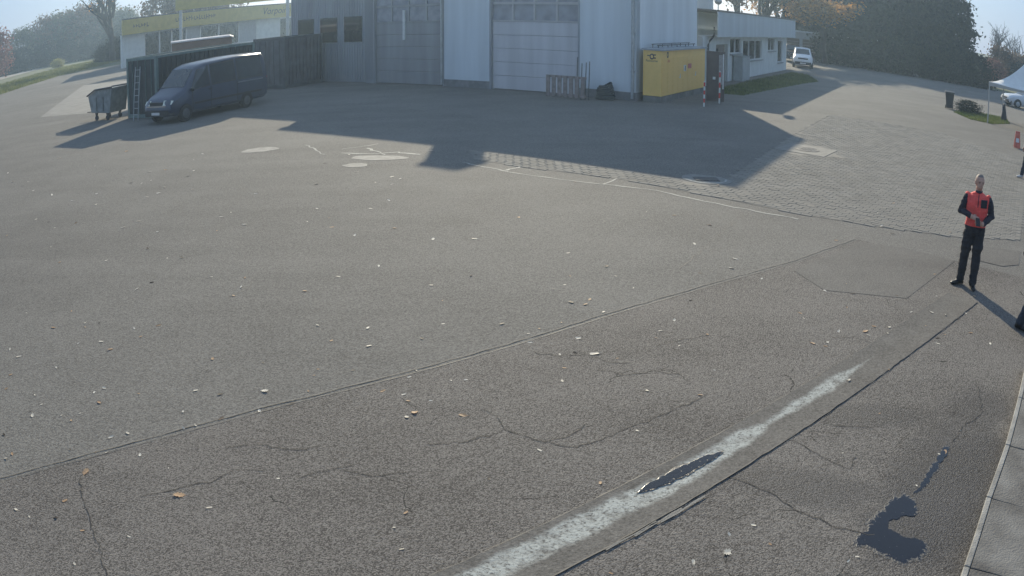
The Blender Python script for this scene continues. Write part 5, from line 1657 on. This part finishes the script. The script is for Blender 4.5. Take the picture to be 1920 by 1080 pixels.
# ------------------------------------------------------------------ fallen leaves
LEAVES=[(-16.08,22.0),(-14.71,20.33),(-13.71,19.49),(-13.88,20.09),(-12.78,18.71),(-12.78,19.23),(-11.63,17.96),(-11.62,18.46),(-10.45,17.1),(-9.4,16.53),(-15.03,23.98),(-12.3,21.77),(-10.52,15.4),(-9.94,15.07),(-9.43,14.54),(-9.05,14.87),(-10.55,14.1),(-8.66,13.1),(-7.85,12.11),(-6.83,12.15),(-7.55,14.35),(-7.4,14.79),(-6.57,13.93),(-6.29,12.83),(-5.63,12.23),(-5.35,12.24),(-5.38,10.98),(-5.52,10.69),(-3.81,10.41),(-3.88,11.19),(-5.29,13.89),(-4.86,14.28),(-5.56,14.91),(-5.47,15.25),(-7.27,17.61),(-8.18,18.02),(-8.07,17.38),(-8.2,17.01),(-8.99,18.96),(-9.13,18.66),(-9.52,18.81),(-9.15,20.31),(-9.61,20.18),(-8.02,19.23),(-8.13,19.94),(-8.21,20.88),(-8.86,22.52),(-6.89,21.35),(-8.81,21.64),(-12.32,24.15),(-5.44,16.88),(-3.81,10.78),(-4.45,11.23),(-11.64,15.86),(-10.03,17.73),(-7.05,9.62),(-6.23,9.73),(-6.2,9.09),(-5.66,9.14),(-5.74,9.29),(-5.5,9.31),(-4.85,9.14),(-4.53,9.26),(-4.63,8.87),(-5.15,8.67),(-4.89,8.44),(-6.21,8.08),(-6.51,8.29),(-5.42,7.83),(-6.01,7.54),(-5.84,7.16),(-5.32,7.07),(-5.07,6.59),(-5.09,6.86),(-4.69,6.66),(-4.51,6.57),(-4.48,6.74),(-4.54,7.25),(-4.46,7.37),(-3.96,7.29),(-4.36,7.02),(-3.39,8.27),(-3.35,7.94),(-3.31,7.44),(-3.28,6.95),(-3.04,6.68),(-3.15,6.6),(-2.82,6.85),(-3.72,6.42),(-3.87,6.31),(-5.21,6.12),(-5.15,6.68),(-5.48,8.58),(-2.35,9.35),(-1.71,9.28),(-0.82,9.42),(-0.89,10.24),(-1.03,8.96),(-0.12,9.43),(-2.74,8.2),(-2.07,8.07),(-2.08,7.91),(-1.68,8.06),(-2.06,7.53),(-2.17,7.23),(-2.46,7.04),(-2.08,8.87),(-1.61,8.73),(-1.0,8.08),(-1.06,7.91),(-0.62,7.84),(-0.47,7.86),(-1.29,7.57),(-1.07,7.5),(-1.01,7.36),(-0.79,7.37),(-0.99,7.02),(0.93,10.1),(1.0,10.28),(1.13,9.82),(0.59,9.47),(0.32,9.27),(0.19,9.12),(0.2,8.85),(0.52,8.51),(0.69,8.54),(1.14,8.39),(0.51,7.83),(1.98,9.53),(1.75,9.18),(2.3,9.05),(1.89,8.72),(1.35,7.58),(1.88,7.45),(2.16,8.04),(2.02,9.99),(2.33,10.22),(1.66,8.96),(3.4,10.25),(0.55,8.15),(7.09,14.35),(8.65,14.08),(7.12,13.84),(5.65,13.28),(4.42,10.61),(4.89,10.93),(4.84,10.49),(5.56,10.38),(6.27,10.36),(5.81,9.67),(5.48,9.72),(3.73,9.73),(3.72,9.54),(4.43,8.93),(3.77,8.74),(3.56,8.72),(4.64,9.22),(4.73,8.95),(4.86,9.18),(6.42,9.63),(5.62,8.87),(5.43,8.75),(5.35,8.58),(6.09,8.9),(7.0,10.32),(6.8,11.41),(6.36,11.76),(4.51,9.93),(7.48,15.4),(6.01,9.57),(5.45,9.17),(6.21,8.51),(4.05,9.07),(3.7,8.62),(-4.25,17.66),(-3.71,15.37),(-3.12,13.96),(-2.64,15.29),(-3.31,14.63),(-2.61,13.42),(-3.4,16.19),(-3.67,14.39),(-2.39,15.96),(-2.54,17.46),(-2.43,18.02),(-2.64,18.26),(-2.93,17.69),(-1.99,13.85),(-1.27,13.15),(-1.94,11.72),(-2.46,11.23),(-2.81,10.61),(-1.09,10.85),(-0.57,11.26),(-0.6,13.16),(0.12,14.55),(0.85,12.36),(1.61,14.3),(1.37,11.7),(1.45,11.24),(0.81,11.24),(0.71,10.86),(1.63,10.73),(1.33,17.61),(-0.89,20.79),(-2.06,21.64),(0.49,18.94),(-4.6,20.13),(-4.2,21.27),(-3.56,18.92),(0.56,10.69),(2.47,15.03),(2.95,14.79),(3.48,14.14),(3.43,12.11),(3.25,11.64),(3.59,11.14),(2.7,11.39),(8.36,16.39),(2.94,12.92),(4.45,17.53),(-4.87,5.77),(-4.9,5.67),(-4.22,5.99),(-3.91,6.0),(-3.79,6.01),(-3.41,6.03),(-2.44,5.29),(-4.28,4.86),(-4.08,4.79),(-3.81,4.85),(-3.84,5.12),(-3.46,4.73),(-3.0,4.75),(-3.33,4.28),(-1.96,5.82),(-3.03,5.85),(0.24,6.41),(-0.19,5.93),(0.72,5.85),(-0.8,4.91),(-0.82,5.4),(-0.5,5.37),(-0.89,5.19),(1.64,5.02),(1.86,5.12),(1.93,4.85),(1.3,4.7),(0.69,4.62),(4.26,7.87),(3.64,7.65),(2.58,4.56),(2.49,4.52),(1.14,6.74),(4.49,6.35),(3.52,5.45),(3.7,6.85),(3.0,6.13),(5.13,7.27),(4.01,5.94)]
SPECIAL=[(-3.85,5.63),(-2.77,5.43),(-2.53,7.5),(-0.92,7.12),(-0.46,7.07),(0.75,8.97),(0.9,8.52),(0.75,10.18),(1.58,4.79),(4.1,5.97),(4.44,9.06),(-3.0,7.38)]


def leaf_mesh(seed, lobed=False):
    q = random.Random(seed)
    n = 22 if lobed else 12
    out = []
    for i in range(n):
        a = 6.2832 * i / n
        r_ = 0.5
        x, y = math.cos(a) * r_, math.sin(a) * r_ * 0.62
        if lobed:
            k = 0.72 + 0.34 * (i % 2)
            x, y = x * k * 1.05, y * k * 1.1
        else:
            k = 1 - 0.25 * abs(math.sin(a)) ** 3
            x, y = x, y * k
        out.append((x + q.gauss(0, 0.02), y + q.gauss(0, 0.02)))
    curl = q.uniform(0.08, 0.3)
    tw = q.uniform(-0.3, 0.3)
    z = lambda x, y: 0.03 + curl * (y * y) * 1.6 + tw * x * y + 0.25 * curl * x * x
    vs_ = [(0, 0, z(0, 0) - 0.02)] + [(x, y, z(x, y)) for x, y in out]
    mb = MB().add(vs_, [(0, i + 1, (i + 1) % n + 1) for i in range(n)])
    mb.tube([(0.45, 0, z(0.45, 0)), (0.62, 0.03, z(0.5, 0) + 0.02), (0.78, 0.08, 0.04)], [0.02, 0.015, 0.012], 4)
    return mb


M_leafpale = leafmat('dry_pale_leaf', (0.5, 0.44, 0.35), (0.8, 0.76, 0.66), 8, 0.2)
M_leaftan = leafmat('dry_tan_leaf', (0.38, 0.22, 0.12), (0.6, 0.42, 0.26), 8, 0.3)
M_leafdark = leafmat('dark_wet_leaf', (0.025, 0.02, 0.016), (0.06, 0.045, 0.035), 8, 0.1)
pal = [leaf_mesh(k).mesh('leaf', M_leafpale) for k in range(4)]
tan = [leaf_mesh(k + 10).mesh('leaf', M_leaftan) for k in range(2)]
drk = [leaf_mesh(k + 20).mesh('leaf', M_leafdark) for k in range(2)]
oak = [leaf_mesh(k + 30, True).mesh('oak_leaf', M_leaftan) for k in range(3)]
oakp = [leaf_mesh(k + 40, True).mesh('oak_leaf', M_leafpale) for k in range(2)]


def lay(me, x, y, s, label, group, name='fallen_leaf'):
    o = bpy.data.objects.new(name, me)
    col.objects.link(o)
    zz = 0.006
    if inside(x, y, pave_poly):
        zz = 0.022
    dg = (Vector((x, y)) - G0).dot(gn)
    if abs(dg) < 0.29:
        zz = 0.017
    o.location = (x, y, zz)
    o.rotation_euler = (rnd.gauss(0.08, 0.1), rnd.gauss(0, 0.1), rnd.uniform(0, 6.28))
    o.scale = (s, s, s)
    return tag(o, label, 'leaf', group)


def leaf_place(x, y):
    if abs((Vector((x, y)) - G0).dot(gn)) < 0.29:
        return 'lying in the drainage channel'
    if inside(x, y, old_poly):
        if (Vector((x, y)) - G0).dot(gn) > 0:
            return 'between the drainage channel and the kerb' if y < 8 else "near the red-jacketed person's shadow"
        return 'on coarse asphalt at the lower left' if x < -1.5 else 'on coarse asphalt below the seam near the centre' if x < 2.2 else 'on coarse asphalt between seam and channel at the right'
    if inside(x, y, pave_poly):
        return 'on the block paving'
    if y > 17.5:
        return 'near the hall shadow' if x > -6 else 'in front of the van shadow at the left'
    if x < -6.5:
        return 'on smooth asphalt by the left edge'
    if x > 4.5:
        return 'between the paving and the person in red'
    if y > 12.5:
        return 'in the middle of the yard left of centre' if x < -1.5 else 'in the middle of the yard right of centre'
    return 'just above the seam left of centre' if x < -1.5 else 'just above the seam near the centre'


for i, (x, y) in enumerate(LEAVES):
    d = math.hypot(x, y)
    s = (0.024 + 0.0031 * d) * rnd.uniform(0.55, 1.45)
    s = min(s, 0.15)
    k = rnd.random()
    pool, cn = (pal, 'pale') if k < 0.62 else (tan, 'tan') if k < 0.86 else (drk, 'dark')
    where = leaf_place(x, y)
    lay(rnd.choice(pool), x, y, s, 'small %s fallen leaf %s' % (cn, where), '%s leaves %s' % (cn, where))
spec_lab = ['brown oak leaf lying just below the seam at the lower left', 'large tan oak leaf on the coarse asphalt at the lower left', 'pale tan leaf above the seam left of centre',
            'pinkish tan oak leaf on coarse asphalt below the seam', 'orange-brown curled leaf right of the pinkish oak leaf', 'bright pale oval leaf just below the seam near the centre',
            'long pale leaf right of the bright oval leaf', 'dark curled leaf above the seam near the centre', 'yellowish oak leaf at the bottom edge right of the channel',
            'tan leaf at the top of the wet trickle', 'brown narrow leaf beside the far end of the channel', 'dark leaf above the seam at the left']
spec_kind = [(oak, 0.11), (oak, 0.115), (oakp, 0.10), (oak, 0.10), (oak, 0.085), (pal, 0.085), (pal, 0.11), (drk, 0.085), (oakp, 0.10), (tan, 0.075), (tan, 0.11), (drk, 0.06)]
for (x, y), lb, (pool, s) in zip(SPECIAL, spec_lab, spec_kind):
    lay(rnd.choice(pool), x, y, s, lb, None, 'oak_leaf' if pool in (oak, oakp) else 'fallen_leaf')

# ------------------------------------------------------------------ haze
HAZE = 0.0012
if HAZE:
    hz = MB().b(-190, 190, -60, 320, -1.2, 26.0).build('haze', [])
    tag(hz, kind='stuff')
    m = bpy.data.materials.new('haze_air')
    m.use_nodes = True
    t = m.node_tree
    t.nodes.remove(t.nodes['Principled BSDF'])
    pv = t.nodes.new('ShaderNodeVolumePrincipled')
    pv.inputs['Color'].default_value = (0.55, 0.76, 1.0, 1)
    pv.inputs['Density'].default_value = HAZE
    pv.inputs['Anisotropy'].default_value = 0.65
    t.links.new(pv.outputs[0], t.nodes['Material Output'].inputs['Volume'])
    hz.data.materials.append(m)
    hz.visible_shadow = True
